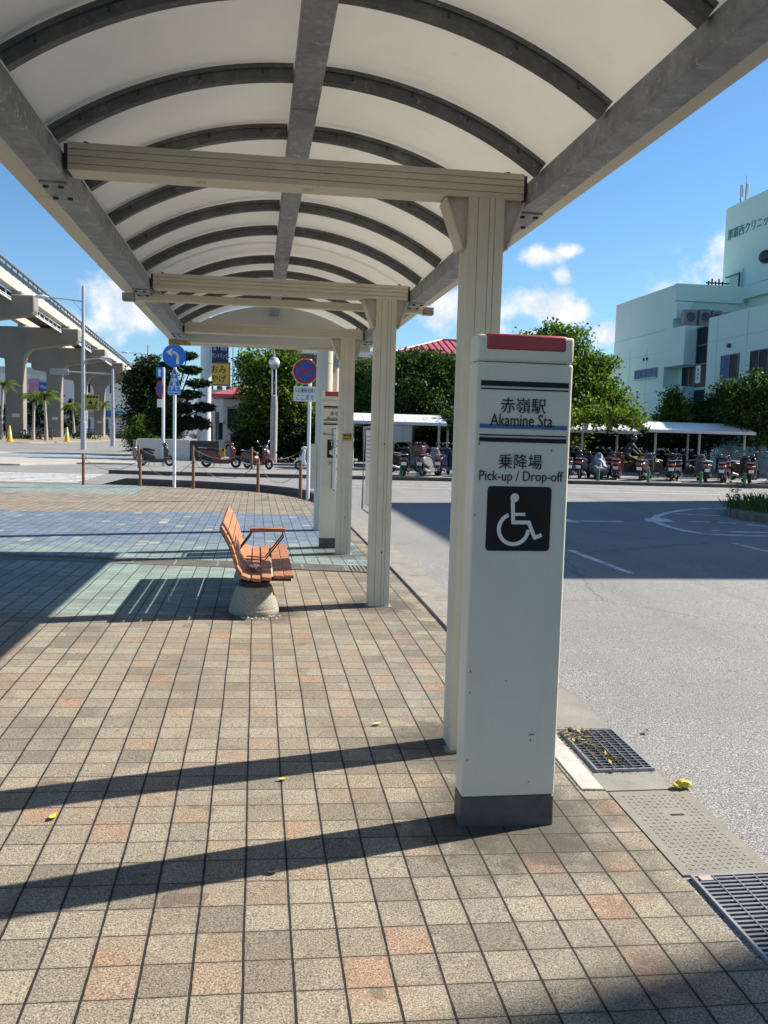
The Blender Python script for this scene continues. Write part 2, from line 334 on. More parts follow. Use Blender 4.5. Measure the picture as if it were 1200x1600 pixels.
# ------------------------------------------------------------------ mesh builder
class MB:
    def __init__(s): s.v = []; s.f = []
    def add(s, vs, fs):
        b = len(s.v); s.v += [tuple(x) for x in vs]; s.f += [tuple(i+b for i in f) for f in fs]; return s
    def box(s, x0, x1, y0, y1, z0, z1, M=None):
        vs = [Vector(p) for p in ((x0,y0,z0),(x1,y0,z0),(x1,y1,z0),(x0,y1,z0),(x0,y0,z1),(x1,y0,z1),(x1,y1,z1),(x0,y1,z1))]
        if M is not None: vs = [M @ v for v in vs]
        return s.add(vs, [(3,2,1,0),(4,5,6,7),(0,1,5,4),(1,2,6,5),(2,3,7,6),(3,0,4,7)])
    def prism(s, poly, a, b, axis='y', M=None):
        """poly 2-D, extruded along axis from a to b: axis y -> poly is (x,z); x -> (y,z); z -> (x,y)"""
        def P(p, t):
            q = {'y': (p[0], t, p[1]), 'x': (t, p[0], p[1]), 'z': (p[0], p[1], t)}[axis]
            return M @ Vector(q) if M is not None else q
        n = len(poly); vs = [P(p, a) for p in poly]+[P(p, b) for p in poly]
        fs = [tuple(range(n)), tuple(range(2*n-1, n-1, -1))]+[((i+1) % n, i, i+n, (i+1) % n+n) for i in range(n)]
        return s.add(vs, fs)
    def tube(s, path, r, n=8, cap=True):
        path = [Vector(p) for p in path]; rr = r if isinstance(r, (list, tuple)) else [r]*len(path)
        vs = []; ref = None
        for i, p in enumerate(path):
            d = (path[min(i+1, len(path)-1)]-path[max(i-1, 0)]).normalized()
            if ref is None: ref = Vector((0, 0, 1)) if abs(d.z) < .9 else Vector((1, 0, 0))
            a = d.cross(ref).normalized(); b = d.cross(a).normalized(); ref = a.cross(d) if False else ref
            for k in range(n):
                t = 2*math.pi*k/n; vs.append(p+(a*math.cos(t)+b*math.sin(t))*rr[i])
        fs = []
        for i in range(len(path)-1):
            for k in range(n): fs.append((i*n+k, i*n+(k+1) % n, (i+1)*n+(k+1) % n, (i+1)*n+k))
        if cap: fs.append(tuple(range(n-1, -1, -1))); fs.append(tuple(range((len(path)-1)*n, len(path)*n)))
        return s.add(vs, fs)
    def lathe(s, prof, c=(0, 0, 0), n=24):
        vs = []; c = Vector(c)
        for r, z in prof:
            for k in range(n): t = 2*math.pi*k/n; vs.append(c+Vector((r*math.cos(t), r*math.sin(t), z)))
        fs = [(i*n+k, i*n+(k+1) % n, (i+1)*n+(k+1) % n, (i+1)*n+k) for i in range(len(prof)-1) for k in range(n)]
        fs.append(tuple(range(n-1, -1, -1))); fs.append(tuple(range((len(prof)-1)*n, len(prof)*n)))
        return s.add(vs, fs)
    def disc(s, c, r, y, n=32, t=.004):
        """flat disc facing -y at (x,z)=c"""
        return s.prism([(c[0]+r*math.cos(2*math.pi*k/n), c[1]+r*math.sin(2*math.pi*k/n)) for k in range(n)], y, y+t)
    def ell(s, c, r, n=12, m=8, M=None):
        vs = []; fs = []
        for i in range(m+1):
            th = math.pi*i/m
            for k in range(n):
                p = Vector((c[0]+r[0]*math.sin(th)*math.cos(2*math.pi*k/n), c[1]+r[1]*math.sin(th)*math.sin(2*math.pi*k/n), c[2]+r[2]*math.cos(th)))
                vs.append(M @ p if M is not None else p)
        for i in range(m):
            for k in range(n): fs.append((i*n+k, (i+1)*n+k, (i+1)*n+(k+1) % n, i*n+(k+1) % n))
        return s.add(vs, fs)
    def torus(s, c, R_, r, n=22, m=8):
        """axis along y"""
        vs = []; fs = []
        for i in range(n):
            a = 2*math.pi*i/n
            for k in range(m):
                b = 2*math.pi*k/m; q = R_+r*math.cos(b)
                vs.append((c[0]+q*math.cos(a), c[1]+r*.85*math.sin(b), c[2]+q*math.sin(a)))
        for i in range(n):
            for k in range(m): fs.append((i*m+k, ((i+1) % n)*m+k, ((i+1) % n)*m+(k+1) % m, i*m+(k+1) % m))
        return s.add(vs, fs)
    def each(s, name, mat, parent=None, **k):
        """every separate piece becomes an object of its own"""
        up_ = list(range(len(s.v)))
        def f(i):
            while up_[i] != i: up_[i] = up_[up_[i]]; i = up_[i]
            return i
        for fc in s.f:
            for i in fc[1:]: up_[f(i)] = f(fc[0])
        gr = {}
        for i in range(len(s.v)): gr.setdefault(f(i), []).append(i)
        out = []
        for ids in gr.values():
            mp = {j: n for n, j in enumerate(ids)}; q = MB(); q.v = [s.v[j] for j in ids]; q.f = [tuple(mp[j] for j in fc) for fc in s.f if fc[0] in mp]
            out.append(q.build(name, mat, parent, **k))
        return out
    def build(s, name, mat, parent=None, bevel=0, smooth=False, seg=2, sub=0):
        me = bpy.data.meshes.new(name)
        off = Vector((0, 0, 0)); p = parent
        while p is not None: off += p.location; p = p.parent
        me.from_pydata([Vector(v)-off for v in s.v], [], s.f); me.update()
        bm = bmesh.new(); bm.from_mesh(me); bmesh.ops.recalc_face_normals(bm, faces=bm.faces); bm.to_mesh(me); bm.free()
        me.materials.append(mat)
        o = bpy.data.objects.new(name, me); COL.objects.link(o)
        if parent is not None: o.parent = parent
        if bevel:
            b = o.modifiers.new('bevel', 'BEVEL'); b.width = bevel; b.segments = seg; b.limit_method = 'ANGLE'; b.angle_limit = R(35)
        if sub:
            u = o.modifiers.new('subdiv', 'SUBSURF'); u.levels = u.render_levels = sub
        if smooth or bevel or sub:
            for q in me.polygons: q.use_smooth = True
            if not sub:
                try: me.set_sharp_from_angle(angle=R(40))
                except Exception: pass
        return o

def tag(o, label, cat, group=None):
    o['label'] = label; o['category'] = cat
    if group: o['group'] = group
    return o
def thing(name, label, cat, loc=(0, 0, 0), group=None):
    o = bpy.data.objects.new(name, None); o.empty_display_size = .2; COL.objects.link(o); o.location = loc
    return tag(o, label, cat, group)
def struct(o): o['kind'] = 'structure'; return o
def stuff(o): o['kind'] = 'stuff'; return o
def copy_tree(o, parent=None):
    c = o.copy(); COL.objects.link(c)
    if parent is not None: c.parent = parent
    for ch in [x for x in bpy.data.objects if x.parent == o and x != c]:
        copy_tree(ch, c)
    return c
def place(o, loc, rz=0, sc=None, label=None, group=None):
    o.location = loc; o.rotation_euler = (0, 0, rz)
    if sc is not None: o.scale = (sc, sc, sc) if not isinstance(sc, (tuple, list)) else sc
    if label: o['label'] = label
    if group: o['group'] = group
    return o

def text_mesh(body):
    cu = bpy.data.curves.new('txt', 'FONT'); cu.body = body; cu.resolution_u = 4
    ob = bpy.data.objects.new('txt', cu); COL.objects.link(ob)
    dg = bpy.context.evaluated_depsgraph_get(); dg.update()
    me = bpy.data.meshes.new_from_object(ob.evaluated_get(dg))
    bpy.data.objects.remove(ob); bpy.data.curves.remove(cu)
    return me
def text(name, body, mat, box, y, parent=None, face='-y', bold=0):
    """lettering fitted to box=(x0,x1,z0,z1), standing at depth y facing -y (or at x=y facing -x with box=(y_far,y_near,...))"""
    me = text_mesh(body); n = len(me.vertices)
    co = np.zeros(n*3); me.vertices.foreach_get('co', co); co = co.reshape(-1, 3)
    mn, mxx = co.min(0), co.max(0); x0, x1, z0, z1 = box
    u = (co[:, 0]-mn[0])/max(1e-6, mxx[0]-mn[0]); v = (co[:, 1]-mn[1])/max(1e-6, mxx[1]-mn[1])
    a = x0+(x1-x0)*u; b = z0+(z1-z0)*v
    off = Vector((0, 0, 0)); p = parent
    while p is not None: off += p.location; p = p.parent
    if face == '-y': q = np.stack([a, np.full(n, y), b], 1)
    else: q = np.stack([np.full(n, y), a, b], 1)
    q = q-np.array(off); me.vertices.foreach_set('co', q.ravel()); me.update()
    me.materials.clear(); me.materials.append(mat)
    o = bpy.data.objects.new(name, me); COL.objects.link(o)
    if parent is not None: o.parent = parent
    sm = o.modifiers.new('thickness', 'SOLIDIFY'); sm.thickness = .0025 if face == '-y' and y < 40 else .02; sm.offset = 0
    return o

# ================================================================== SETTING
rng = random.Random(7)
def ymax(X):
    pts = [(-60, 31.6), (-5, 31.6), (-3.92, 31.5), (-2.08, 30.75), (0, 29.45), (1.0, 28.0), (1.5, 26.8), (1.85, 25.0), (2.0, 22.5)]
    for (a, b), (c, d) in zip(pts, pts[1:]):
        if X <= c: return b+(d-b)*(X-a)/(c-a)
    return 22.5
# the road: one sheet out to the horizon
m = MB(); xs = [-3000, -600, -200, -60, -20, -8, -5, -3, -1, 0, 1, 1.5, 2.0, 2.15, 2.62, 3, 5, 8, 15, 40, 120, 400, 3000]
ys = [-60, -10]+[-4+.5*k for k in range(44)]+[19, 25, 40, 80, 150, 400, 1000, 4000]
for y in ys:
    for x in xs: m.v.append((x, y, zg(x, y)))
nx = len(xs)
for j in range(len(ys)-1):
    for i in range(nx-1): m.f.append((j*nx+i, j*nx+i+1, (j+1)*nx+i+1, (j+1)*nx+i))
struct(m.build('road', ASPH, smooth=True))

# paved forecourt of the stop
m = MB(); xs = [-26, -16, -9, -6]+[-5+.25*k for k in range(29)]
rows = 80
for x in xs:
    for j in range(rows+1):
        y = -4+(ymax(x)+4)*j/rows; m.v.append((x, y, zg(x, y)+.006))
for i in range(len(xs)-1):
    for j in range(rows): m.f.append((i*(rows+1)+j, (i+1)*(rows+1)+j, (i+1)*(rows+1)+j+1, i*(rows+1)+j+1))
b = len(m.v)
for j in range(31):
    y = -4+(4.98+4)*j/30
    for x in (2.0, 2.15): m.v.append((x, y, zg(x, y)+.006))
for j in range(30): m.f.append((b+2*j, b+2*j+1, b+2*j+3, b+2*j+2))
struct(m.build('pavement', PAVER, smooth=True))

def strip(x0, x1, y0, y1, dz, n=12):
    q = MB()
    for j in range(n+1):
        y = y0+(y1-y0)*j/n
        for x in (x0, x1): q.v.append((x, y, zg(x, y)+dz))
    for j in range(n): q.f.append((2*j, 2*j+1, 2*j+3, 2*j+2))
    return q
def block_strip(q, x0, x1, y0, y1, dz0, dz1, n=4):
    """low solid following the ground"""
    b = len(q.v)
    for j in range(n+1):
        y = y0+(y1-y0)*j/n
        for x, d in ((x0, dz0), (x0, dz1), (x1, dz1), (x1, dz0)): q.v.append((x, y, zg(x, y)+d))
    for j in range(n):
        a = b+4*j; c = a+4
        for k in range(4): q.f.append((a+k, a+(k+1) % 4, c+(k+1) % 4, c+k))
    q.f.append((b, b+1, b+2, b+3)); e = b+4*n; q.f.append((e+3, e+2, e+1, e))
# gutter of concrete slabs along the kerb
m = MB(); y = -4.0; L = [(-4, -2.2), (-2.2, -.4), (-.4, 1.3), (1.3, 2.0), (4.97, 5.21), (5.99, 6.9), (6.9, 8.6), (8.6, 10.4), (10.4, 12.2), (12.2, 14.0), (14.0, 15.8), (15.8, 17.6), (17.6, 19.4), (19.4, 21.2)]
for a, c in L: block_strip(m, 2.152, 2.60 if a < 6.5 else 2.44, a+.006, c-.006, -.05, .009)
struct(m.build('gutter', CONC))
# kerb stones: worn white at the drop kerb, low further along, raised round the far bend
m = MB(); block_strip(m, 2.002, 2.148, 5.0, 5.95, -.03, .014, 3); struct(m.build('kerb_white', CONCW, bevel=.006))
m = MB()
for k in range(14): block_strip(m, 2.004, 2.147, 5.96+1.15*k, 5.96+1.15*(k+1)-.012, -.05, .03, 3)
struct(m.build('kerb', CONC, bevel=.008))
def sweep_kerb(pts, wd, hts, name, mat, base=-.05):
    q = MB()
    P = [Vector((x, y, 0)) for x, y in pts]
    for i, p in enumerate(P):
        d = (P[min(i+1, len(P)-1)]-P[max(i-1, 0)]).normalized(); nrm = Vector((-d.y, d.x, 0))
        h = hts[i] if isinstance(hts, list) else hts
        for s_, z in ((0, base), (0, h), (wd, h), (wd, base)): q.v.append((p.x+nrm.x*s_, p.y+nrm.y*s_, z))
    for i in range(len(P)-1):
        for k in range(4): q.f.append((4*i+k, 4*i+(k+1) % 4, 4*i+4+(k+1) % 4, 4*i+4+k))
    q.f.append((0, 1, 2, 3)); e = 4*(len(P)-1); q.f.append((e+3, e+2, e+1, e))
    return struct(q.build(name, mat, bevel=.012))
kp = [(-26, 31.62), (-6, 31.62), (-5.3, 31.62), (-4.5, 31.6), (-3.9, 31.52), (-3, 31.14), (-2, 30.74), (-1, 30.12), (0, 29.47), (.6, 28.65), (1.05, 28.0), (1.5, 26.85), (1.86, 25), (2.0, 22.6), (2.004, 22.1)]
sweep_kerb(kp, .17, [.012, .012, .012, .24, .24, .24, .24, .24, .24, .24, .24, .24, .18, .05, .03], 'bend_kerb', pm('dark_kerb', (.075, .072, .068), .85, var=.25, vs=3, dirt=.3))  # shade on the kerb face is put into its dark colour
# island opposite with parked scooters
m = MB(); isl = [(-6.2, 39.4), (-4.4, 38.95), (-1, 38.75), (5.6, 38.55), (12, 38.45), (30, 37.2), (60, 35), (60, 62), (-6.2, 62)]
m.prism(isl, -.05, .15, 'z'); struct(m.build('parking_island', pm('island_paving', (.22, .215, .205), .85, var=.15, vs=1.2, dirt=.3), bevel=.02))
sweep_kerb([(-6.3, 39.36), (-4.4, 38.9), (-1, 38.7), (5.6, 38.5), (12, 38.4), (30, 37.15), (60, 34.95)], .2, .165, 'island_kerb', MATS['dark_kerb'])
# far pavement on the left with its band of blue tiles
m = MB(); m.prism([(-40, 46), (-12.5, 45.2), (-11.5, 45.6), (-10.9, 47), (-9.5, 49), (-6.2, 49.5), (-6.2, 66), (-40, 66)], -.05, .10, 'z')
struct(m.build('far_pavement', pm('far_paving', (.36, .33, .29), .85, var=.18, vs=.8, dirt=.25), bevel=.02))
m = MB(); m.prism([(-40, 55), (-6.21, 55), (-6.21, 59.5), (-40, 59.5)], .101, .106, 'z')
struct(m.build('far_blue_paving', pm('far_blue_tiles', (.17, .23, .30), .7, var=.25, vs=1.1)))
m = MB(); m.prism([(-80, 96), (-30, 99), (-25, 104), (-22, 128), (-22.5, 260), (-80, 260)], -.05, .12, 'z')
struct(m.build('monorail_verge', pm('verge_soil', (.24, .20, .14), .9, var=.3, vs=.5), bevel=.02))

# road markings
m = MB()
def quad(pts, dz=.006): m.add([(x, y, zg(x, y)+dz) for x, y in pts], [tuple(range(len(pts)))])
def line(pts, wd, dz=.006):
    for (a, b_), (c, d) in zip(pts, pts[1:]):
        v = Vector((c-a, d-b_)).normalized(); n_ = Vector((-v.y, v.x))*wd/2
        quad([(a-n_.x, b_-n_.y), (c-n_.x, d-n_.y), (c+n_.x, d+n_.y), (a+n_.x, b_+n_.y)], dz)
for k in range(7): quad([(-24, 32.6+.92*k), (-6.3, 32.6+.92*k), (-6.3, 33.06+.92*k), (-24, 33.06+.92*k)])
line([(2.2, 35.3), (5.1, 35.06), (12.5, 34.75), (20.4, 33.6), (40, 31.5)], .14); line([(2.8, 33.0), (9, 32.9), (16, 32.5), (22, 31.8)], .13)
line([(5.6, 15.1), (5.62, 12.5)], .12); line([(5.55, 8.4), (5.6, 5.8)], .12); line([(9.5, 16.4), (9.45, 13.0)], .12); line([(7.0, 28.5), (9.4, 28.2)], .13)
quad([(7.72, 21.1), (7.72, 20.1), (7.1, 20.62)])
quad([(7.9, 20.75), (7.72, 20.75), (7.72, 20.5), (9.0, 20.5), (9.0, 20.75)])
ringp = [(15, 17.6), (11.08, 17.73), (10.37, 17.78), (9.78, 18.05), (9.58, 18.75), (9.73, 19.99), (10.13, 21.3), (10.78, 22.44), (11.63, 23.54), (12.62, 24.54), (13.55, 25.14), (14.68, 25.57)]
line(ringp, .20); quad([(9.60, 20.6), (10.4, 20.6), (10.6, 21.6), (9.95, 21.5)], .0105)
line([(11.6, 23.15), (12.74, 22.73)], .2); line([(10.9, 20.95), (11.41, 20.81)], .16); line([(11.6, 20.75), (11.97, 20.56)], .18); line([(12.1, 20.3), (12.4, 19.85), (13.2, 19.2)], .2)
line([(10.32, 18.79), (10.56, 18.81)], .14); line([(10.66, 18.56), (12.0, 18.4)], .2)
for k in range(5): line([(-24+6*k, 70+1.2*k), (-21+6*k, 70.6+1.2*k)], .3)
struct(m.build('road_marking', PAINT))

# planted traffic island
m = MB(); ip = [(17, 18.6), (14.0, 19.2), (12.95, 20.3), (12.75, 21.3), (12.8, 22.0), (13.0, 22.8), (13.4, 23.6), (14.4, 25.0), (17, 26)]
m.prism(ip+[(24, 26), (24, 18.6)], -.05, .20, 'z')
rb = m.build('traffic_island', pm('island_blocks', (.15, .125, .095), .9, var=.4, vs=4, bump=.5, bs=20, dirt=.5), bevel=.03); struct(rb)
def blades(n, f, h0, h1, wd, seed):
    r = random.Random(seed); q = MB()
    for _ in range(n):
        x, y, z = f(r); a = r.uniform(0, 6.28); h = r.uniform(h0, h1); lx, ly = r.gauss(0, .35)*h, r.gauss(0, .35)*h
        dx, dy = math.cos(a)*wd, math.sin(a)*wd
        q.add([(x-dx, y-dy, z), (x+dx, y+dy, z), (x+lx*.5+dx*.6, y+ly*.5+dy*.6, z+h*.65), (x+lx, y+ly, z+h)], [(0, 1, 2), (0, 2, 3)])
    return q
def fi(r):
    while True:
        x = r.uniform(12.9, 20); y = r.uniform(18.9, 25.6)
        if ((x-17.4)/4.4)**2+((y-22.3)/3.5)**2 < 1: return x, y, .19
g_ = blades(5200, fi, .10, .42, .012, 3).build('island_grass', GRASS); stuff(g_); tag(g_, 'rough green grass growing on the round traffic island', 'grass')
q = MB(); r_ = random.Random(5)
for k in range(4):
    x, y = 12.75+.16*k, 22.2+.2*k
    p = [(x, y, .02), (x+r_.gauss(0, .05), y, .5), (x+r_.gauss(0, .1), y, .8+.25*r_.random())]; q.tube(p, [.006, .005, .003], 5)
    for j in range(9):
        t = r_.random(); c = Vector(p[1]).lerp(Vector(p[2]), t); a = r_.uniform(0, 6.28)
        q.add([c, c+Vector((.10*math.cos(a), .10*math.sin(a), .04)), c+Vector((.12*math.cos(a+.4), .12*math.sin(a+.4), .0))], [(0, 1, 2)])
tag(q.build('roadside_weed', LEAF_B), 'thin tall weed growing at the near edge of the traffic island', 'plant')

# ------------------------------------------------------------------ drains
def grating(name, label, x0, x1, y0, y1, nx_, ny_, thick, corner=False):
    t_ = thing(name, label, 'drain cover', (x0, y0, zg(x0, y0)))
    dark_sheet = strip(x0, x1, y0, y1, .0105, 4); dark_sheet.build('dark_sheet', pm('drain_dark_sheet', (.012, .011, .01), .95, var=.3), t_)  # flat dark sheet stands in for the shaded hollow under the bars
    fr = MB(); w_ = .014
    block_strip(fr, x0, x0+w_, y0, y1, -.01, .02, 2); block_strip(fr, x1-w_, x1, y0, y1, -.01, .02, 2)
    block_strip(fr, x0+w_, x1-w_, y0, y0+w_, -.01, .02, 1); block_strip(fr, x0+w_, x1-w_, y1-w_, y1, -.01, .02, 1)
    fr.build('frame', GREYM, t_)
    br = MB()
    for k in range(1, ny_): yy = y0+(y1-y0)*k/ny_; block_strip(br, x0+w_, x1-w_, yy-thick/2, yy+thick/2, 0.0, .019, 1)
    for k in range(1, nx_): xx = x0+(x1-x0)*k/nx_; block_strip(br, xx-.003, xx+.003, y0+w_, y1-w_, .002, .0215, 2)
    br.build('bars', pm('drain_steel', (.30, .30, .30), .4, metal=.6, var=.2), t_)
    if corner:
        l_ = MB(); block_strip(l_, x0+.03, x0+.095, y1-.06, y1-.02, .018, .024, 1); l_.build('hinge_plate', pm('hinge', (.40, .30, .25), .6, var=.2), t_)
    return t_
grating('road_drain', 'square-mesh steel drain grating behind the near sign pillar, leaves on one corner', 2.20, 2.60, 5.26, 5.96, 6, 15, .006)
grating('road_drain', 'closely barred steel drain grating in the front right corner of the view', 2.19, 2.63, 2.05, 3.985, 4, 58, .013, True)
t_ = thing('gutter_cover', 'concrete gutter cover with raised chequer pattern and a slotted lifting hole', 'drain cover', (2.17, 4.0, zg(2.17, 4)))
cv = MB(); block_strip(cv, 2.158, 2.66, 4.0, 4.955, -.03, .011, 8); cv.build('slab', pm('cover_concrete', (.215, .20, .172), .85, var=.14, vs=5, dirt=.45, bump=.35, bs=70, dirtcol=(.13, .12, .10)), t_)
tr_ = MB(); r_ = random.Random(2)
for j in range(23):
    for i in range(12):
        xx = 2.225+.033*i; yy = 4.05+.038*j
        if xx > 2.635 or (2.38 < xx < 2.51 and 4.56 < yy < 4.70): continue
        a = (1 if (i+j) % 2 else -1)*R(45); ca, sa = math.cos(a), math.sin(a)
        q4 = [(-.013, -.004), (.013, -.004), (.013, .004), (-.013, .004)]
        z = zg(xx, yy)+.010
        q5 = [(xx+u*ca-v*sa, yy+u*sa+v*ca) for u, v in q4]; q6 = [(xx+.6*(u*ca-v*sa), yy+.6*(u*sa+v*ca)) for u, v in q4]
        tr_.add([(a_, b_, z) for a_, b_ in q5]+[(a_, b_, z+.0035) for a_, b_ in q6], [(4, 5, 6, 7), (0, 1, 5, 4), (1, 2, 6, 5), (2, 3, 7, 6), (3, 0, 4, 7)])
tr_.build('tread_pattern', pm('cover_tread', (.16, .148, .125), .85, var=.25, vs=8), t_)
sl_ = MB(); block_strip(sl_, 2.405, 2.485, 4.625, 4.645, .0105, .0125, 1); sl_.build('lifting_slot', pm('hole', (.01, .01, .01), .9), t_)
# slotted channel drain across the forecourt
t_ = thing('channel_drain', 'long slotted drain channel running across the tiled forecourt behind the bench', 'drain cover', (-1.5, 13.3, 0))
def chx(x): return 13.02-.196*x
dark_sheet = MB(); br = MB(); fr = MB()
dark_sheet.add([(-26, chx(-26)-.3, .0085), (1.66, chx(1.66)-.3, .0085), (1.66, chx(1.66)+.3, .0085), (-26, chx(-26)+.3, .0085)], [(0, 1, 2, 3)])  # dark sheet laid on the ground as the channel's shaded depth
x = -8.0
while x < 1.6:
    x2 = min(x+.62, 1.64)
    for e in (-.3, .27):
        fr.add([(x+.01, chx(x)+e, z) for z in (.008, .016)]+[(x2-.01, chx(x2)+e, z) for z in (.008, .016)]+[(x+.01, chx(x)+e+.03, z) for z in (.008, .016)]+[(x2-.01, chx(x2)+e+.03, z) for z in (.008, .016)], [(1, 3, 7, 5), (0, 1, 3, 2), (4, 5, 7, 6), (0, 1, 5, 4), (2, 3, 7, 6)])
    fr.add([(x, chx(x)-.3, .016), (x+.035, chx(x)-.3, .016), (x+.035, chx(x)+.3, .016), (x, chx(x)+.3, .016)], [(0, 1, 2, 3)])
    if x < .75:
        for k in range(9):
            e = -.25+.058*k
            br.add([(x+.035, chx(x)+e, .0155), (x2, chx(x2)+e, .0155), (x2, chx(x2)+e+.034, .0155), (x+.035, chx(x)+e+.034, .0155)], [(0, 1, 2, 3)])
    else:
        for k in range(10):
            xx = x+.04+.058*k
            if xx+.034 < 1.64: br.add([(xx, chx(xx)-.27, .0155), (xx+.036, chx(xx)-.27, .0155), (xx+.036, chx(xx)+.27, .0155), (xx, chx(xx)+.27, .0155)], [(0, 1, 2, 3)])
    x = x2
dark_sheet.build('dark_sheet', MATS['drain_dark_sheet'], t_); fr.build('frame', pm('channel_frame', (.17, .16, .14), .8, var=.3, vs=4), t_)
br.build('slats', pm('channel_slats', (.155, .14, .12), .8, var=.3, vs=3, dirt=.4), t_)

# ================================================================== SHELTER
sh = thing('bus_shelter', 'long cream arched shelter over the pavement with galvanised ribs and white curved roof', 'shelter', (1.43, 5.7, 0))
S0, S1 = -3.2, 15.45
def column_poly(cx, y0, s=.234):
    h = s/2; gr = .0028; dp = .009
    fr_ = [.27, .56, .70, .84] if True else []
    xs_ = [cx-h]; pts = [(cx-h, y0)]
    for f in (.265, .58, .735): x = cx-h+s*f; pts += [(x-gr, y0), (x-gr, y0+dp), (x+gr, y0+dp), (x+gr, y0)]
    pts.append((cx+h, y0))
    for f in (.3, .7): y = y0+s*f; pts += [(cx+h, y-gr), (cx+h-dp, y-gr), (cx+h-dp, y+gr), (cx+h, y+gr)]
    pts += [(cx+h, y0+s), (cx-h, y0+s)]
    for f in (.62, .38): y = y0+s*f; pts += [(cx-h, y+gr), (cx-h+dp, y+gr), (cx-h+dp, y-gr), (cx-h, y-gr)]
    return pts
COLY = [1.34, 5.62, 10.0, 14.26]
def beam_poly(y0):
    pts = [(y0, 3.495)]
    for z in (3.53, 3.575, 3.615): pts += [(y0, z-.0025), (y0+.008, z-.0025), (y0+.008, z+.0025), (y0, z+.0025)]
    return pts+[(y0, 3.655), (y0+.2, 3.655), (y0+.2, 3.495)]
for k, y0 in enumerate(COLY):
    c_ = MB(); z0 = zg(1.43, y0)-.05; c_.prism(column_poly(1.433, y0), z0, 3.494, 'z'); co_ = c_.build('column', CREAM, sh)
    bp_ = MB(); bp_.box(1.433-.15, 1.433+.15, y0-.03, y0+.264, z0, zg(1.43, y0)+.012); bp_.build('base_plate', CONC, co_, bevel=.004)
    if k:
        dt = MB(); [dt.ell((1.433+.018, y0-.002, z_), (.010, .006, .010), 8, 6) for z_ in (1.87, .62)]; dt.each('bolt', DARKM, co_)
    bm_ = MB(); bm_.prism(beam_poly(y0), -1.135, 1.672, 'x'); be = bm_.build('cross_beam', CREAM, sh)
    bb = MB()
    for x_ in (-1.04, 1.58): bb.lathe([(.018, 3.655), (.018, 3.675), (.010, 3.678)], (x_, y0+.06, 0), 6)
    bb.each('bolt', DARKM, be)
    dk = MB(); dk.box(-1.16, -1.137, y0+.02, y0+.18, 3.50, 3.65); dk.box(1.674, 1.698, y0+.02, y0+.18, 3.50, 3.65); dk.each('hanger', DARKM, be)
    ec = MB()
    for x_ in (-.36, .30): ec.ell((x_, y0+.10, 3.494), (.035, .03, .007), 10, 6)
    ec.each('rivet', CREAML, be)
    for sgn in (-1, 1):
        br_ = MB(); a_ = 1.433+sgn*.1185; xo = 1.178 if sgn < 0 else 1.678
        br_.prism([(a_, 3.492), (xo, 3.492), (xo, 3.475), (a_+sgn*.02, 3.185), (a_, 3.185)], y0+.05, y0+.185); bk = br_.build('gusset', CREAML, sh)
        fl = MB(); dx, dz = (xo-(a_+sgn*.02)), .29; l_ = math.hypot(dx, dz)
        fl.prism([(xo, 3.488), (xo+sgn*.012, 3.48), (a_+sgn*.034, 3.180), (a_+sgn*.02, 3.180)], y0+.02, y0+.215); fl.build('flange', CREAM, bk)
# eave beams in bolted lengths
for sgn in (-1, 1):
    xi = .265+sgn*1.435; xo = .265+sgn*(1.595 if sgn > 0 else 1.61)
    segs = [S0, 1.75, 6.02, 10.20, S1-.05]
    segs2 = [(S0, 1.55), (1.75, 5.85), (6.05, 10.16), (10.42, S1-.05)]
    for a, c in [(S0, 1.70), (1.702, 5.98), (5.982, 10.22), (10.40, S1-.06)]:
        e_ = MB(); e_.box(min(xi, xo), max(xi, xo), a, c, 3.462, 3.612); e_.build('eave_beam', GALV, sh, bevel=.010)
    for y0 in COLY:
        p_ = MB(); yy = y0+.36 if y0 < 9 else y0+.1; p_.box(min(xi, xo)+.005, max(xi, xo)-.004, yy-.20, yy+.20, 3.448, 3.461); sp_ = p_.build('splice_plate', GALV, sh, bevel=.003)
        bo = MB()
        for a_ in (.035, .125):
            for d_ in (-.14, .14): bo.lathe([(.016, 3.434), (.018, 3.438), (.018, 3.448)], (min(xi, xo)+a_, yy+d_, 0), 6)
        bo.each('bolt', DARKM, sp_)
    for a, c in [(S0, 2.0), (2.004, 6.25), (6.254, 10.22), (10.36, S1)]:
        g0, g1 = sorted((xo+sgn*.003, .265+sgn*(1.70 if sgn > 0 else 1.755)))
        u_ = MB(); u_.box(g0, g1, a, c, 3.478, 3.655); u_.build('gutter_fascia', CREAM, sh, bevel=.008)
# ridge beam
for a, c in [(S0, 5.59), (5.594, 10.24), (10.42, S1-.1)]:
    r0 = MB(); r0.box(.185, .345, a, c, 3.935, 4.065); r0.build('ridge_beam', GALV, sh, bevel=.010)
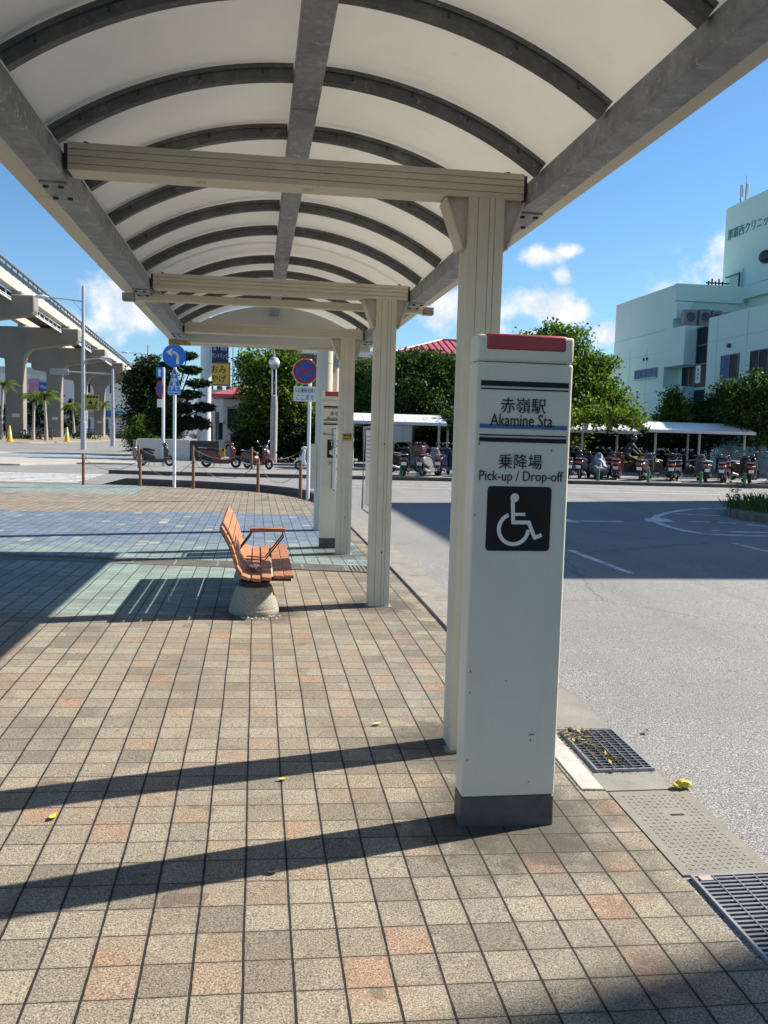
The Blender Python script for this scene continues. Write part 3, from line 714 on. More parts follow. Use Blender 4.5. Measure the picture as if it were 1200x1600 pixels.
# arched ribs
ZC = 1.56
def arc(Rr, a): return (.265+Rr*math.sin(a), ZC+Rr*math.cos(a))
AM = math.asin(1.43/2.5)
for y in [-2.75+1.0125*k for k in range(13)]+[10.95, 11.95, 12.95, 13.95]:
    for s0, s1 in ((-AM, -.033), (.033, AM)):
        q = MB(); N = 22; dy = .030
        for i in range(N+1):
            a = s0+(s1-s0)*i/N
            for Rr, yy in ((2.445, y-dy), (2.535, y-dy), (2.535, y+dy), (2.445, y+dy)):
                x_, z_ = arc(Rr, a); q.v.append((x_, yy, z_))
        for i in range(N):
            for k in range(4): q.f.append((4*i+k, 4*i+(k+1) % 4, 4*i+4+(k+1) % 4, 4*i+4+k))
        q.f.append((0, 1, 2, 3)); q.f.append((4*N+3, 4*N+2, 4*N+1, 4*N))
        # the raised lip and screw clips along the rib
        for i in range(N):
            a0, a1 = s0+(s1-s0)*i/N, s0+(s1-s0)*(i+1)/N
            (xa, za), (xb, zb) = arc(2.505, a0), arc(2.505, a1); (xc, zc_), (xd, zd) = arc(2.530, a0), arc(2.530, a1)
            q.add([(xa, y-dy-.012, za), (xb, y-dy-.012, zb), (xd, y-dy-.012, zd), (xc, y-dy-.012, zc_), (xa, y-dy, za), (xb, y-dy, zb), (xd, y-dy, zd), (xc, y-dy, zc_)], [(0, 1, 2, 3), (0, 1, 5, 4), (3, 2, 6, 7)])
        rib = q.build('rib', GALVD, sh)
        cl = MB()
        for k in range(4):
            a = s0+(s1-s0)*(k+.5)/4; x_, z_ = arc(2.49, a)
            cl.box(x_-.006, x_+.006, y-dy-.010, y-dy, z_-.014, z_+.014)
        if 1.5 < y < 8.6: cl.each('clip', DARKM, rib)
for a, c in [(S0-.1, 10.31), (10.314, S1)]:
    q = MB(); N = 40; AX = math.asin(1.62/2.56); ny = int((c-a)*9)
    for i in range(N+1):
        an = -AX+2*AX*i/N
        for j in range(ny+1):
            yy = a+(c-a)*j/ny; fb = ((yy+2.75)/1.0125) % 1; e_ = abs(an)/AX
            bul = .030*math.sin(math.pi*fb)*(1-e_**3)+.010*math.sin(2*math.pi*fb+5*an+yy)*(1-e_**4)
            x_, z_ = arc(2.553+bul, an); q.v.append((x_, yy, z_))
    for i in range(N):
        for j in range(ny): q.f.append((i*(ny+1)+j, i*(ny+1)+j+1, (i+1)*(ny+1)+j+1, (i+1)*(ny+1)+j))
    o = q.build('roof_sheet', MEMB, sh, smooth=True); sm_ = o.modifiers.new('thickness', 'SOLIDIFY'); sm_.thickness = .012; sm_.offset = 1
# end wall of the arch, joint bar and end bar
q = MB(); pts = [arc(2.53, -AM+2*AM*i/30) for i in range(31)]; q.prism([(-1.16, 3.44)]+pts+[(1.69, 3.44)], S1-.16, S1-.14); q.build('end_wall', pm('end_panel', (.55, .54, .50), .6, var=.04), sh)
q = MB(); q.box(-1.36, 1.90, 10.275, 10.375, 3.395, 3.475); jb = q.build('joint_bar', CREAM, sh, bevel=.004)
q = MB(); q.box(-1.50, -1.362, 10.27, 10.38, 3.385, 3.472); q.box(1.902, 2.03, 10.27, 10.38, 3.385, 3.472); q.each('end_cap', pm('cap_grey', (.30, .26, .21), .6, var=.3, vs=14, dirt=.4), jb, bevel=.006)
q = MB(); q.box(-1.12, 1.93, S1-.12, S1-.02, 3.395, 3.485); jb = q.build('end_bar', CREAM, sh, bevel=.004)
q = MB(); q.box(-1.48, -1.122, S1-.125, S1-.015, 3.39, 3.49); q.each('end_cap', pm('cap_rust', (.38, .25, .12), .7, var=.5, vs=16, dirt=.6, dirtcol=(.25, .23, .2)), jb, bevel=.006)
# the yellow notice stuck on the third column
q = MB(); q.box(1.375, 1.535, 14.252, 14.259, 1.865, 1.985); lb = tag(q.build('warning_sticker', pm('yellow_sticker', (.42, .30, .05), .6, var=.2, vs=20)), 'small brown and yellow sticker on the third shelter column', 'sticker')
q = MB()
for k, (a, c) in enumerate([(.02, .06), (.07, .10), (.11, .145)]): q.box(1.375+a, 1.375+c, 14.249, 14.2515, 1.94, 1.965)
q.box(1.39, 1.52, 14.249, 14.2515, 1.895, 1.905); q.build('printing', BLACKV, lb)

# ------------------------------------------------------------------ sign pillars
def pillar(loc, label):
    root = thing('sign_pillar', label, 'sign')
    q = MB(); q.box(0, .53, .004, .165, .0, 2.37); body = q.build('body', SIGNW, root, bevel=.013, seg=3)
    q = MB(); q.box(0, .53, 0, .169, 2.373, 2.512); cap = q.build('cap', SIGNW, root, bevel=.016, seg=3)
    q = MB(); q.box(.045, .487, -.003, .15, 2.43, 2.518); q.build('red_panel', RED, cap, bevel=.012)
    q = MB(); q.box(-.0015, .5315, .0025, .1665, -.30, .0); q.build('plinth', PLINTH, root, bevel=.013, seg=3)
    q = MB()
    for a, c in ((2.244, 2.272), (2.226, 2.233), (1.983, 1.990), (1.950, 1.974)): q.box(.027, .507, -.0005, .006, a, c)
    q.build('black_stripes', BLACKV, root)
    q = MB(); q.box(.027, .507, -.0005, .006, 2.022, 2.044); q.build('blue_stripe', BLUEV, root)
    root.location = loc; lx, ly, lz = loc
    T = lambda n, s_, bx, mt=BLACKV, yy=-.0016: text(n, s_, mt, (lx+bx[0], lx+bx[1], lz+bx[2], lz+bx[3]), ly+yy, root)
    return root, T
# near one; base height is set by the dip of the pavement
root, T = pillar((1.14, 4.56, -.0), 'near white sign pillar with red top and wheelchair symbol, reading Akamine Sta.')
T('lettering', '赤嶺駅', (.137, .385, 2.105, 2.185)); T('lettering', 'Akamine Sta.', (.083, .437, 2.035, 2.100))
T('lettering', '乗降場', (.137, .376, 1.808, 1.888)); T('lettering', 'Pick-up / Drop-off', (.034, .497, 1.728, 1.798))
lx, ly = 1.14, 4.56
def rrect(x0, x1, z0, z1, r_, n=6): return [(cx+r_*math.cos(R(a0+90*k/n)), cz+r_*math.sin(R(a0+90*k/n))) for cx, cz, a0 in ((x1-r_, z1-r_, 0), (x0+r_, z1-r_, 90), (x0+r_, z0+r_, 180), (x1-r_, z0+r_, 270)) for k in range(n+1)]
q = MB(); q.prism(rrect(lx+.083, lx+.437, 1.367, 1.715, .02), ly-.0005, ly+.006); wp = q.build('wheelchair_panel', BLACKV, root)
q = MB(); yy = ly-.0014
px = lambda u, v: (lx+.083+.354*u, 1.715-.348*v)
cx_, cz_ = px(.425, .175); q.disc((cx_, cz_), .0235, yy, 24, .001)
def bar(pts, wd):
    for (a, c), (d, e) in zip(pts, pts[1:]):
        A, B = Vector(px(a, c)), Vector(px(d, e)); v = (B-A).normalized(); n_ = Vector((-v.y, v.x))*wd/2; A = A-v*wd*.0; B = B+v*wd*.0
        q.prism([tuple(A-n_), tuple(B-n_), tuple(B+n_), tuple(A+n_)], yy-.00015*len(q.v)/8*.05, yy+.001)
bar([(.395, .20), (.415, .56)], .021); bar([(.39, .555), (.665, .555)], .021); bar([(.41, .43), (.60, .43)], .017); bar([(.652, .535), (.765, .80)], .021); bar([(.75, .80), (.87, .745)], .021)
c0 = Vector(px(.425, .66)); rw = .0815
arcp = [c0+Vector((rw*math.cos(a), rw*math.sin(a))) for a in [R(112+k*(358-112)/30) for k in range(31)]]
for A, B in zip(arcp, arcp[1:]):
    u0 = (A-c0).normalized()*.0105; u1 = (B-c0).normalized()*.0105
    q.prism([tuple(A-u0), tuple(B-u1), tuple(B+u1), tuple(A+u0)], yy, yy+.001)
q.build('wheelchair_symbol', WHITEV, wp)
q = MB(); q.box(lx+.37, lx+.397, ly-.001, ly+.006, .345, .349); q.build('scuff', PLINTH, root)
r_ = random.Random(77)
for k in range(16):
    q = MB(); x_, z_ = lx+r_.choice([r_.uniform(.015, .03), r_.uniform(.03, .5), r_.uniform(.03, .5)]), r_.uniform(.05, 2.3); s_ = r_.uniform(.002, .0055); q.ell((x_, ly+.0042, z_), (s_, .0012, s_*r_.uniform(.6, 1.8)), 7, 4); q.build('chip', pm('chipped_enamel', (.22, .18, .13), .8), root)
# the taxi one, a little further along
root, T = pillar((1.10, 15.10, .17), 'far white sign pillar with red top and taxi symbol, between the second and third shelter columns')
lx, ly, lz = 1.10, 15.10, .17
T('lettering', '赤嶺駅', (.137, .385, 2.105, 2.185)); T('lettering', 'Akamine Sta.', (.083, .437, 2.035, 2.100))
T('lettering', 'Pick-up / Drop-off', (.030, .507, 1.76, 1.815))
q = MB(); q.box(lx+.10, lx+.43, ly-.0005, ly+.006, lz+1.39, lz+1.70); q.build('taxi_panel', BLACKV, root)
T('lettering', 'TAXI', (.145, .385, 1.595, 1.68), WHITEV, -.0022)
q = MB(); y2 = ly-.0016
q.prism([(lx+.14, lz+1.45), (lx+.39, lz+1.45), (lx+.39, lz+1.515), (lx+.335, lz+1.525), (lx+.30, lz+1.575), (lx+.22, lz+1.575), (lx+.185, lz+1.525), (lx+.14, lz+1.515)], y2, y2+.001)
q.disc((lx+.195, lz+1.45), .026, y2-.0004, 16, .001); q.disc((lx+.335, lz+1.45), .026, y2-.0004, 16, .001); q.build('taxi_symbol', WHITEV, root)
T('lettering', 'タクシー', (.12, .41, 1.275, 1.345)); T('lettering', 'Taxi', (.20, .33, 1.18, 1.245))

# notice boards on the back of the second and third columns
def board(x, y0, y1, label):
    r0 = thing('notice_board', label, 'notice board', (x, y0, 1.04))
    q = MB()
    for a in ([(x, y0, 2.06), (x, y1, 2.06), (x, y1, 1.04), (x, y0, 1.04)],): q.tube(a, .016, 8)
    q.build('frame', GREYM, r0)
    q = MB(); q.box(x+.012, x+.022, y0, y1-.10, 1.10, 2.03); q.build('sheet', WHITEV, r0)
    q = MB()
    for k in range(7): q.box(x+.0105, x+.0125, y0+.06, y1-.2, 1.94-.05*k, 1.955-.05*k)
    q.build('printing', pm('faint_print', (.35, .35, .36), .6), r0)
board(1.337, 10.26, 11.02, 'white notice sheet in a grey tube frame behind the second shelter column')
board(1.285, 14.52, 15.06, 'grey tube notice frame behind the third shelter column in front of the taxi pillar')

# ------------------------------------------------------------------ bench
bn = thing('bench', 'orange wooden slatted bench on two round concrete feet', 'bench', (.0, 10.7, 0))
Y0, Y1 = 9.36, 12.02
prof = [(.365, .435, -4), (.255, .432, -2), (.130, .412, 3), (.020, .400, 6), (-.095, .420, 20), (-.170, .500, -122), (-.205, .606, -107), (-.238, .715, -109), (-.282, .820, -116), (-.335, .918, -121)]
for x_, z_, an in prof:
    q = MB(); M = Matrix.Translation((x_, 0, z_)) @ Matrix.Rotation(R(an), 4, 'Y')
    hw = .052 if an > -30 else .0495; q.box(-hw, hw, Y0, Y1, -.019, .019, M); q.build('slat', WOOD, bn, bevel=.007)
for yy in (9.66, 11.62):
    q = MB(); q.lathe([(.262, 0), (.272, .02), (.272, .06), (.262, .072), (.266, .085), (.196, .295), (.19, .31)], (.0, yy, zg(0, yy)-.005), 40); q.build('concrete_foot', AGG, bn, bevel=.006, smooth=True)
    q = MB(); q.lathe([(.17, .30), (.17, .345)], (.0, yy, 0), 24)
    q.box(-.14, .40, yy-.03, yy+.03, .345, .385)
    q.tube([(-.10, yy, .38), (-.20, yy, .50), (-.235, yy, .61), (-.27, yy, .715), (-.315, yy, .80), (-.37, yy, .90)], .014, 6); q.build('bracket', IRON, bn)
q = MB(); q.box(-.06, .37, 10.66, 10.76, .770, .812); ar = q.build('armrest', WOOD, bn, bevel=.008)
q = MB()
for yy in (10.60, 10.84):
    q.tube([(.33, 10.71, .775), (.335, yy-.03, .72), (.12, yy, .432), (-.10, yy, .45)], .009, 6)
    q.tube([(-.03, 10.71, .775), (-.05, yy, .74), (-.19, yy, .55)], .009, 6)
q.build('iron_stay', IRON, ar)
# crumpled red and white wrapper left on the seat
q = MB(); r_ = random.Random(12)
bm = bmesh.new(); bmesh.ops.create_icosphere(bm, subdivisions=2, radius=1)
for v in bm.verts: v.co = v.co*(1+r_.uniform(-.35, .35))
q.add([(.0+v.co.x*.07, 9.86+v.co.y*.12, .462+v.co.z*.03) for v in bm.verts], [tuple(v.index for v in f.verts) for f in bm.faces]); bm.free()
m_ = bpy.data.materials.new('wrapper'); m_.use_nodes = True; t = NT(m_.node_tree); o_ = t.node('ShaderNodeTexCoord').outputs['Object']
t.l.new(t.ramp(t.noise(o_, 18, 1), [(.44, (.55, .03, .03)), (.52, (.75, .72, .70))], 'CONSTANT'), t.n['Principled BSDF'].inputs[0])
tag(q.build('candy_wrapper', m_), 'crumpled red and white wrapper lying on the bench seat', 'litter')

# ------------------------------------------------------------------ beige pipe post and its cabinet
pp = thing('utility_post', 'thick beige steel post with a slim cable cabinet, left of the taxi pillar', 'post', (1.33, 17.9, 0))
q = MB(); q.lathe([(.165, -.02), (.165, 3.35), (.16, 3.352), (.16, 3.366), (.165, 3.368), (.165, 6.2), (.0, 6.22)], (1.34, 17.9, 0), 28); q.build('post_tube', CREAM, pp, smooth=True)
q = MB(); q.lathe([(.075, 2.4), (.075, 6.0)], (1.565, 18.05, 0), 18); q.lathe([(.09, 3.32), (.09, 3.36)], (1.565, 18.05, 0), 18); q.each('conduit', CREAM, pp, smooth=True)
q = MB(); q.box(1.40, 1.66, 17.9, 18.1, 3.34, 3.39); q.box(1.47, 1.66, 17.93, 18.0, 3.40, 3.62); q.build('clamp', GREYM, pp, bevel=.005)
q = MB(); q.box(1.095, 1.21, 17.78, 17.98, .86, 1.76); q.build('cabinet', CREAM, pp, bevel=.012)

# ------------------------------------------------------------------ road signs
def rpoly(pts, r, n=6):
    out = []
    for i in range(len(pts)):
        P, A, B = Vector(pts[i]), Vector(pts[i-1]), Vector(pts[(i+1) % len(pts)])
        a = (A-P).normalized()*r; b_ = (B-P).normalized()*r
        for k in range(n+1): t = k/n; out.append(tuple(P+a*(1-t)**2+b_*t**2))
    return out
def pole(q, x, y, h, r=.045): q.lathe([(r, -.02), (r, h-.02), (r*.6, h), (0, h)], (x, y, 0), 16)
# left-turn disc over the crossing triangle
ts = thing('road_sign', 'blue round left-turn sign above a blue triangular crossing sign on a white pole', 'road sign', (-2.75, 30.7, 0))
q = MB(); pole(q, -2.755, 30.75, 4.72, .055); q.build('pole', WHITEP, ts, smooth=True)
cx_, cz_, yy = -2.775, 4.44, 30.67
q = MB(); q.disc((cx_, cz_), .385, yy, 40, .02); d_ = q.build('disc', SBLUE, ts)
ax = lambda u, v: (cx_+u, cz_+v)
q = MB()
pth = [(.115, -.27), (.115, -.05)]+[(.115-.17*(1-math.cos(a)), -.05+.165*math.sin(a)) for a in [R(15*k) for k in range(1, 6)]]+[(-.09, .118)]
for (a, c), (d, e) in zip(pth, pth[1:]):
    A, B = Vector((a, c)), Vector((d, e)); v = (B-A).normalized(); n_ = Vector((-v.y, v.x))*.047; B = B+v*.012
    q.prism([ax(*(A-n_)), ax(*(B-n_)), ax(*(B+n_)), ax(*(A+n_))], yy-.003, yy-.001)
q.prism([ax(-.26, .115), ax(-.07, .255), ax(-.07, -.025)], yy-.003, yy-.001); q.build('arrow', WHITEV, d_)
q = MB(); tri = [(-2.985, 3.13), (-2.545, 3.13), (-2.545, 3.30), (-2.72, 4.02), (-2.81, 4.02), (-2.985, 3.30)]
q.prism(rpoly(tri, .05), yy+.0, yy+.02); d_ = q.build('crossing_plate', SBLUE, ts)
q = MB()
inn = [(-2.765+(x-(-2.765))*.91, 3.52+(z-3.52)*.94) for x, z in tri]; o1, i1 = rpoly([(-2.765+(x+2.765)*.93, 3.5+(z-3.5)*.955) for x, z in tri], .05), rpoly([(-2.765+(x+2.765)*.86, 3.5+(z-3.5)*.915) for x, z in tri], .05)
n_ = len(o1); q.add([(x, yy-.002, z) for x, z in o1]+[(x, yy-.002, z) for x, z in i1], [(i, (i+1) % n_, n_+(i+1) % n_, n_+i) for i in range(n_)])
q.prism([(-2.93, 3.215), (-2.60, 3.215), (-2.60, 3.245), (-2.93, 3.245)], yy-.003, yy-.001)
for a in (-2.92, -2.68): q.prism([(a, 3.40), (a+.07, 3.40), (a+.07, 3.43), (a, 3.43)], yy-.003, yy-.001)
q.disc((-2.765, 3.80), .035, yy-.003, 14, .002)
for pts, w_ in (([(-2.765, 3.76), (-2.76, 3.56)], .075), ([(-2.77, 3.58), (-2.80, 3.43), (-2.87, 3.29)], .04), ([(-2.755, 3.58), (-2.72, 3.43), (-2.69, 3.29)], .04), ([(-2.775, 3.74), (-2.83, 3.64), (-2.83, 3.57)], .03), ([(-2.755, 3.74), (-2.70, 3.65), (-2.68, 3.58)], .03)):
    for A, B in zip(pts, pts[1:]):
        A, B = Vector(A), Vector(B); v = (B-A).normalized(); n2 = Vector((-v.y, v.x))*w_/2
        q.prism([tuple(A-n2), tuple(B-n2), tuple(B+n2), tuple(A+n2)], yy-.003, yy-.001)
q.build('walker_symbol', WHITEV, d_)
# no-stopping sign
ns = thing('road_sign', 'red and blue no-stopping disc with a white plate of black Japanese text below', 'road sign', (1.5, 25.7, 0))
q = MB(); pole(q, 1.51, 25.78, 4.1, .05); q.build('pole', WHITEP, ns, smooth=True)
cx_, cz_, yy = 1.365, 3.735, 25.66
q = MB(); q.disc((cx_, cz_), .365, yy+.006, 44, .02); q.build('white_rim', WHITEV, ns)
q = MB(); q.disc((cx_, cz_), .350, yy+.002, 44, .003); d_ = q.build('red_disc', SRED, ns)
q = MB(); q.disc((cx_, cz_), .262, yy-.002, 44, .003); q.build('blue_field', SNAVY, d_)
q = MB()
for s_ in (-1, 1):
    v = Vector((math.cos(R(33)), s_*math.sin(R(33)))); n2 = Vector((-v.y, v.x))*.030
    q.prism([(cx_+(v*k).x+(n2*j).x, cz_+(v*k).y+(n2*j).y) for k, j in ((-.27, -1), (.27, -1), (.27, 1), (-.27, 1))], yy-.005+(.0006*s_), yy-.003+(.0006*s_))
q.build('red_cross', SRED, d_)
q = MB(); q.box(1.04, 1.70, yy, yy+.015, 2.88, 3.315); d_ = q.build('text_plate', WHITEV, ns)
text('lettering', '人の乗降を除く', BLACKV, (1.07, 1.67, 3.125, 3.265), yy-.003, d_); text('lettering', 'ここまで', BLACKV, (1.12, 1.63, 2.93, 3.07), yy-.003, d_)
# second pole with three small plates
p3 = thing('road_sign', 'slim white pole with small blue plate, edge-on round sign and little white plate', 'road sign', (-4.56, 44.9, 0))
q = MB(); pole(q, -4.57, 44.95, 5.0, .07); q.build('pole', WHITEP, p3, smooth=True)
q = MB(); q.box(-4.90, -4.60, 44.80, 44.84, 4.50, 5.0); d_ = q.build('blue_plate', SBLUE, p3); q = MB(); q.box(-4.80, -4.70, 44.79, 44.797, 4.56, 4.90); q.prism([(-4.84, 4.78), (-4.66, 4.78), (-4.75, 4.93)], 44.788, 44.795); q.build('arrow', WHITEV, d_)
q = MB(); q.prism([(-4.75+.17*math.cos(2*math.pi*k/28), 3.94+.42*math.sin(2*math.pi*k/28)) for k in range(28)], 44.80, 44.84); d_ = q.build('red_disc', SRED, p3); q = MB(); q.prism([(-4.75+.11*math.cos(2*math.pi*k/28), 3.94+.29*math.sin(2*math.pi*k/28)) for k in range(28)], 44.79, 44.80); q.build('blue_field', SNAVY, d_)
q = MB(); q.box(-4.86, -4.62, 44.80, 44.84, 3.05, 3.45); q.build('small_plate', WHITEV, p3)

# ------------------------------------------------------------------ bollards and chains
def bollard_proto():
    b0 = thing('bollard', 'x', 'bollard')
    q = MB(); q.lathe([(.052, -.05), (.052, 1.06), (.045, 1.085), (0, 1.09)], (0, 0, 0), 14); q.build('post', BROWNP, b0, smooth=True)
    q = MB(); q.lathe([(.056, .93), (.056, .98)], (0, 0, 0), 14); q.torus((.07, 0, .955), .022, .006, 10, 6); q.build('chain_ring', CHAIN, b0)
    return b0
front = [(-5.82, 31.2), (-3.92, 31.05), (-2.08, 30.2), (.07, 28.85), (1.32, 26.4)]
back = [(-5.41, 42.3), (-2.95, 42.6), (-.21, 43.2), (2.28, 44.5)]
names_f = ['rust-brown chain bollard at the crossing, leftmost of the near row', 'rust-brown bollard of the near row standing close left of the crossing sign pole', 'rust-brown bollard of the near row just right of the crossing sign pole', 'rust-brown bollard of the near row in front of the dark red retro scooter', 'rust-brown bollard of the near row beside the no-stopping sign pole']
names_b = ['brown bollard of the far row behind the black scooter tail', 'brown bollard of the far row between the black and the glossy red scooter', 'brown bollard of the far row between the two red scooters', 'brown bollard of the far row in front of the half-hidden white scooter']
b0 = bollard_proto(); posts = []
for i, ((x, y), nm) in enumerate(zip(front+back, names_f+names_b)):
    o = b0 if i == 0 else copy_tree(b0)
    place(o, (x, y, 0 if i < 5 else .15), 0, None, nm, 'brown chain bollards')
def chain(A, B, sag, label):
    A, B = Vector(A), Vector(B); q = MB(); N = 22
    pts = [A.lerp(B, k/N)-Vector((0, 0, sag*4*(k/N)*(1-k/N))) for k in range(N+1)]
    q.tube(pts, [.008+.003*(k % 2) for k in range(N+1)], 6)
    tag(q.build('chain', CHAIN, smooth=True), label, 'chain', 'chains slung between the bollards')
fl = ['chain slung between the two leftmost near bollards, across the crossing', 'short chain on the near row passing behind the crossing sign pole', 'long chain on the near row in front of the glossy red scooter', 'chain on the near row ending beside the no-stopping sign pole']
for k in range(4): chain((*front[k], .955), (*front[k+1], .955), .42 if k == 0 else .55, fl[k])
bl = ['chain on the far row hanging in front of the black scooter', 'chain on the far row hanging in front of the glossy red scooter', 'chain on the far row hanging between the dark red and half-hidden white scooters']
for k in range(3): chain((*back[k], 1.1), (*back[k+1], 1.1), .45, bl[k])

# ------------------------------------------------------------------ scooters
CARP = {}
def paint(name, col, **k): return pm('paint_'+name, col, .28, var=.06, vs=5, coat=.6, **k)
def scooter(main, second, retro=False, box=None, seatm=None, cover=None):
    """heading +x, width along y, wheels on z=0"""
    s0 = thing('scooter', 'x', 'scooter')
    for nm, x_ in (('front_wheel', .60), ('rear_wheel', -.60)):
        q = MB(); q.torus((x_, 0, .215), .165, .050, 24, 8); wv = q.build(nm, RUB, s0, smooth=True)
        q = MB(); q.torus((x_, 0, .215), .118, .014, 20, 6)
        for k in range(5): a = 2*math.pi*k/5; q.tube([(x_, 0, .215), (x_+.12*math.cos(a), 0, .215+.12*math.sin(a))], .014, 5)
        q.ell((x_, 0, .215), (.035, .05, .035), 10, 6); q.build('rim', RIM, wv, smooth=True)
    def ext(poly, hw, nm, mat, par=s0, bev=.03, taper=None):
        q = MB(); q.prism(poly, -hw, hw, 'y'); o = q.build(nm, mat, par, bevel=bev, seg=3); return o
    # tail bodywork
    tail = [(-.86, .66), (-.80, .52), (-.52, .40), (-.18, .30), (-.02, .30), (-.02, .42), (-.14, .62), (-.30, .70), (-.70, .735)]
    body = ext(tail, .155, 'body', main)
    und = [(-.70, .46), (-.66, .22), (-.34, .17), (-.20, .30), (-.40, .42)]; ext(und, .10, 'engine', BLKP, s0, .02)
    q = MB(); q.tube([(-.25, -.13, .2), (-.45, -.16, .2), (-.78, -.17, .28)], [.03, .055, .05], 10); q.build('exhaust', GREYM if not retro else CHROME, s0, smooth=True)
    ext([(-.34, .20), (-.20, .165), (.30, .165), (.42, .22), (.44, .30), (.34, .31), (-.02, .31), (-.20, .40), (-.34, .36)], .15, 'floorboard', main, s0, .03)
    seatp = [(-.72, .735), (-.30, .705), (-.12, .655), (-.02, .665), (-.06, .735), (-.28, .785), (-.50, .805), (-.72, .815)]
    ext(seatp, .135, 'seat', seatm or SEATB, s0, .035)
    q = MB(); q.tube([(-.55, .14, .78), (-.84, .13, .80), (-.90, .08, .80), (-.90, -.08, .80), (-.84, -.13, .80), (-.55, -.14, .78)], .014, 6); q.build('grab_rail', CHROME, s0)
    shield = [(.34, .22), (.48, .27), (.55, .48), (.52, .72), (.45, .90), (.33, .93), (.35, .70), (.36, .48), (.31, .30)]
    sh_ = ext(shield, .19, 'front_shield', main, s0, .04)
    nose = [(.40, .86), (.47, .70), (.56, .62), (.60, .66), (.56, .80), (.46, .90)]; ext(nose, .10, 'nose_panel', second or main, s0, .04)
    fend = [(.36, .40), (.42, .50), (.60, .50), (.78, .42), (.86, .30), (.82, .30), (.74, .38), (.60, .44), (.46, .41)]; ext(fend, .07, 'front_mudguard', main, s0, .02)
    q = MB()
    for sy in (-1, 1): q.tube([(.60, sy*.065, .215), (.50, sy*.06, .60)], .016, 6)
    q.tube([(.47, 0, .55), (.36, 0, .98)], .025, 8); q.build('fork', GREYM, s0)
    hb = MB(); hb.tube([(.27, .32, .985), (.33, .20, 1.0), (.36, 0, .985), (.33, -.20, 1.0), (.27, -.32, .985)], .014, 8); hbo = hb.build('handlebar', DARKM, s0)
    q = MB()
    for sy in (-1, 1): q.tube([(.27, sy*.33, .984), (.31, sy*.23, .996)], .021, 8)
    q.each('grip', RUB, hbo)
    if retro: q = MB(); q.ell((.42, 0, 1.0), (.09, .10, .09), 14, 10); q.build('headlight_shell', main, s0, smooth=True); q = MB(); q.ell((.47, 0, 1.0), (.055, .078, .075), 14, 10); q.build('headlight', CHROME, s0, smooth=True)
    else:
        ext([(.26, .96), (.36, .92), (.50, .93), (.47, 1.01), (.38, 1.06), (.28, 1.04)], .125, 'handlebar_cowl', main, s0, .035)
        q = MB(); q.ell((.475, 0, .965), (.04, .085, .045), 12, 8); q.build('headlight', CHROME, s0, smooth=True)
    for sy in (-1, 1):
        q = MB(); q.tube([(.31, sy*.24, 1.0), (.30, sy*.30, 1.12), (.29, sy*.36, 1.17)], .008, 5); mo = q.build('mirror', DARKM, s0)
        q = MB(); q.ell((.275, sy*.385, 1.20), (.022, .062, .046), 12, 8); q.build('mirror_shell', BLKP if not retro else CHROME, mo, smooth=True)
        q = MB(); q.ell((.258, sy*.385, 1.20), (.010, .052, .038), 12, 8); q.build('mirror_glass', pm('mirror_glass', (.16, .18, .22), .3, metal=.6, var=.1), mo, smooth=True)
        q = MB(); q.ell((-.835, sy*.105, .635), (.03, .035, .028), 10, 6); q.build('indicator', AMBER, s0, smooth=True)
    q = MB(); q.ell((-.855, 0, .64), (.04, .085, .05), 12, 8); q.build('tail_light', TAILR, s0, smooth=True)
    ext([(-.80, .54), (-.74, .54), (-.88, .30), (-.93, .30)], .07, 'rear_mudguard', BLKP, s0, .01)
    M = Matrix.Translation((-.885, 0, .47)) @ Matrix.Rotation(R(-18), 4, 'Y'); q = MB(); q.box(-.005, .005, -.095, .095, -.06, .06, M); q.build('number_plate', cover or PLATE, s0)
    q = MB(); q.tube([(-.10, .12, .22), (-.05, .20, .03)], .012, 5); q.tube([(-.25, .1, .2), (-.33, .15, .01)], .011, 5); q.tube([(-.25, -.1, .2), (-.33, -.15, .01)], .011, 5); q.build('stand', DARKM, s0)
    if box:
        q = MB(); q.box(-1.02, -.64, -.19, .19, .86, 1.13); bx = q.build('top_box', box, s0, bevel=.07, seg=4)
        q = MB(); q.box(-1.025, -.635, -.195, .195, 1.0, 1.02); q.build('box_seam', BLKP, bx, bevel=.005)
        q = MB(); q.box(-.95, -.60, -.09, .09, .80, .86); q.build('rack', DARKM, s0)
    return s0
P_black = paint('black', (.016, .016, .018)); P_red = paint('ruby', (.13, .010, .020)); P_wine = paint('wine', (.10, .014, .014)); P_white = paint('white', (.70, .70, .69)); P_silver = paint('silver', (.22, .22, .225)); P_navy = paint('navy', (.012, .018, .06)); P_grey = paint('graphite', (.07, .07, .075))
IZ = .15
A = scooter(P_black, P_grey); place(A, (-4.92, 44.9, IZ), R(6), (1.1, 1.1, 1.1), 'black scooter parked side-on by the white planter wall, behind the crossing sign pole')
B = scooter(P_red, P_red); place(B, (-1.72, 44.6, IZ), R(-8), (1.22, 1.15, 1.22), 'glossy ruby red scooter parked side-on, its nose to the right')
q = MB(); q.box(-1.78, -1.58, 44.35, 44.5, .78, .98); C_ = None
q = MB(); q.box(-.16, .04, -.16, -.14, .36, .52); q.build('white_pouch', WHITEV, B)
C_ = scooter(P_wine, P_grey, True); place(C_, (.10, 43.85, IZ), R(-38), 1.12, 'dark red retro scooter with chrome headlight, nose towards the viewer')
q = MB(); q.prism([(-.62, .45), (-.62, .85), (-.52, .98), (-.42, .98), (-.38, .85), (-.30, .45)], -.20, -.15, 'y'); q.build('side_bag', pm('cream_bag', (.55, .49, .38), .8), C_, bevel=.02)
Dw = scooter(P_white, P_black); place(Dw, (2.75, 44.2, IZ), R(-165), 1.1, 'white and black scooter half hidden behind the no-stopping sign and beige post')
G1 = 'scooters parked in the long row on the right'
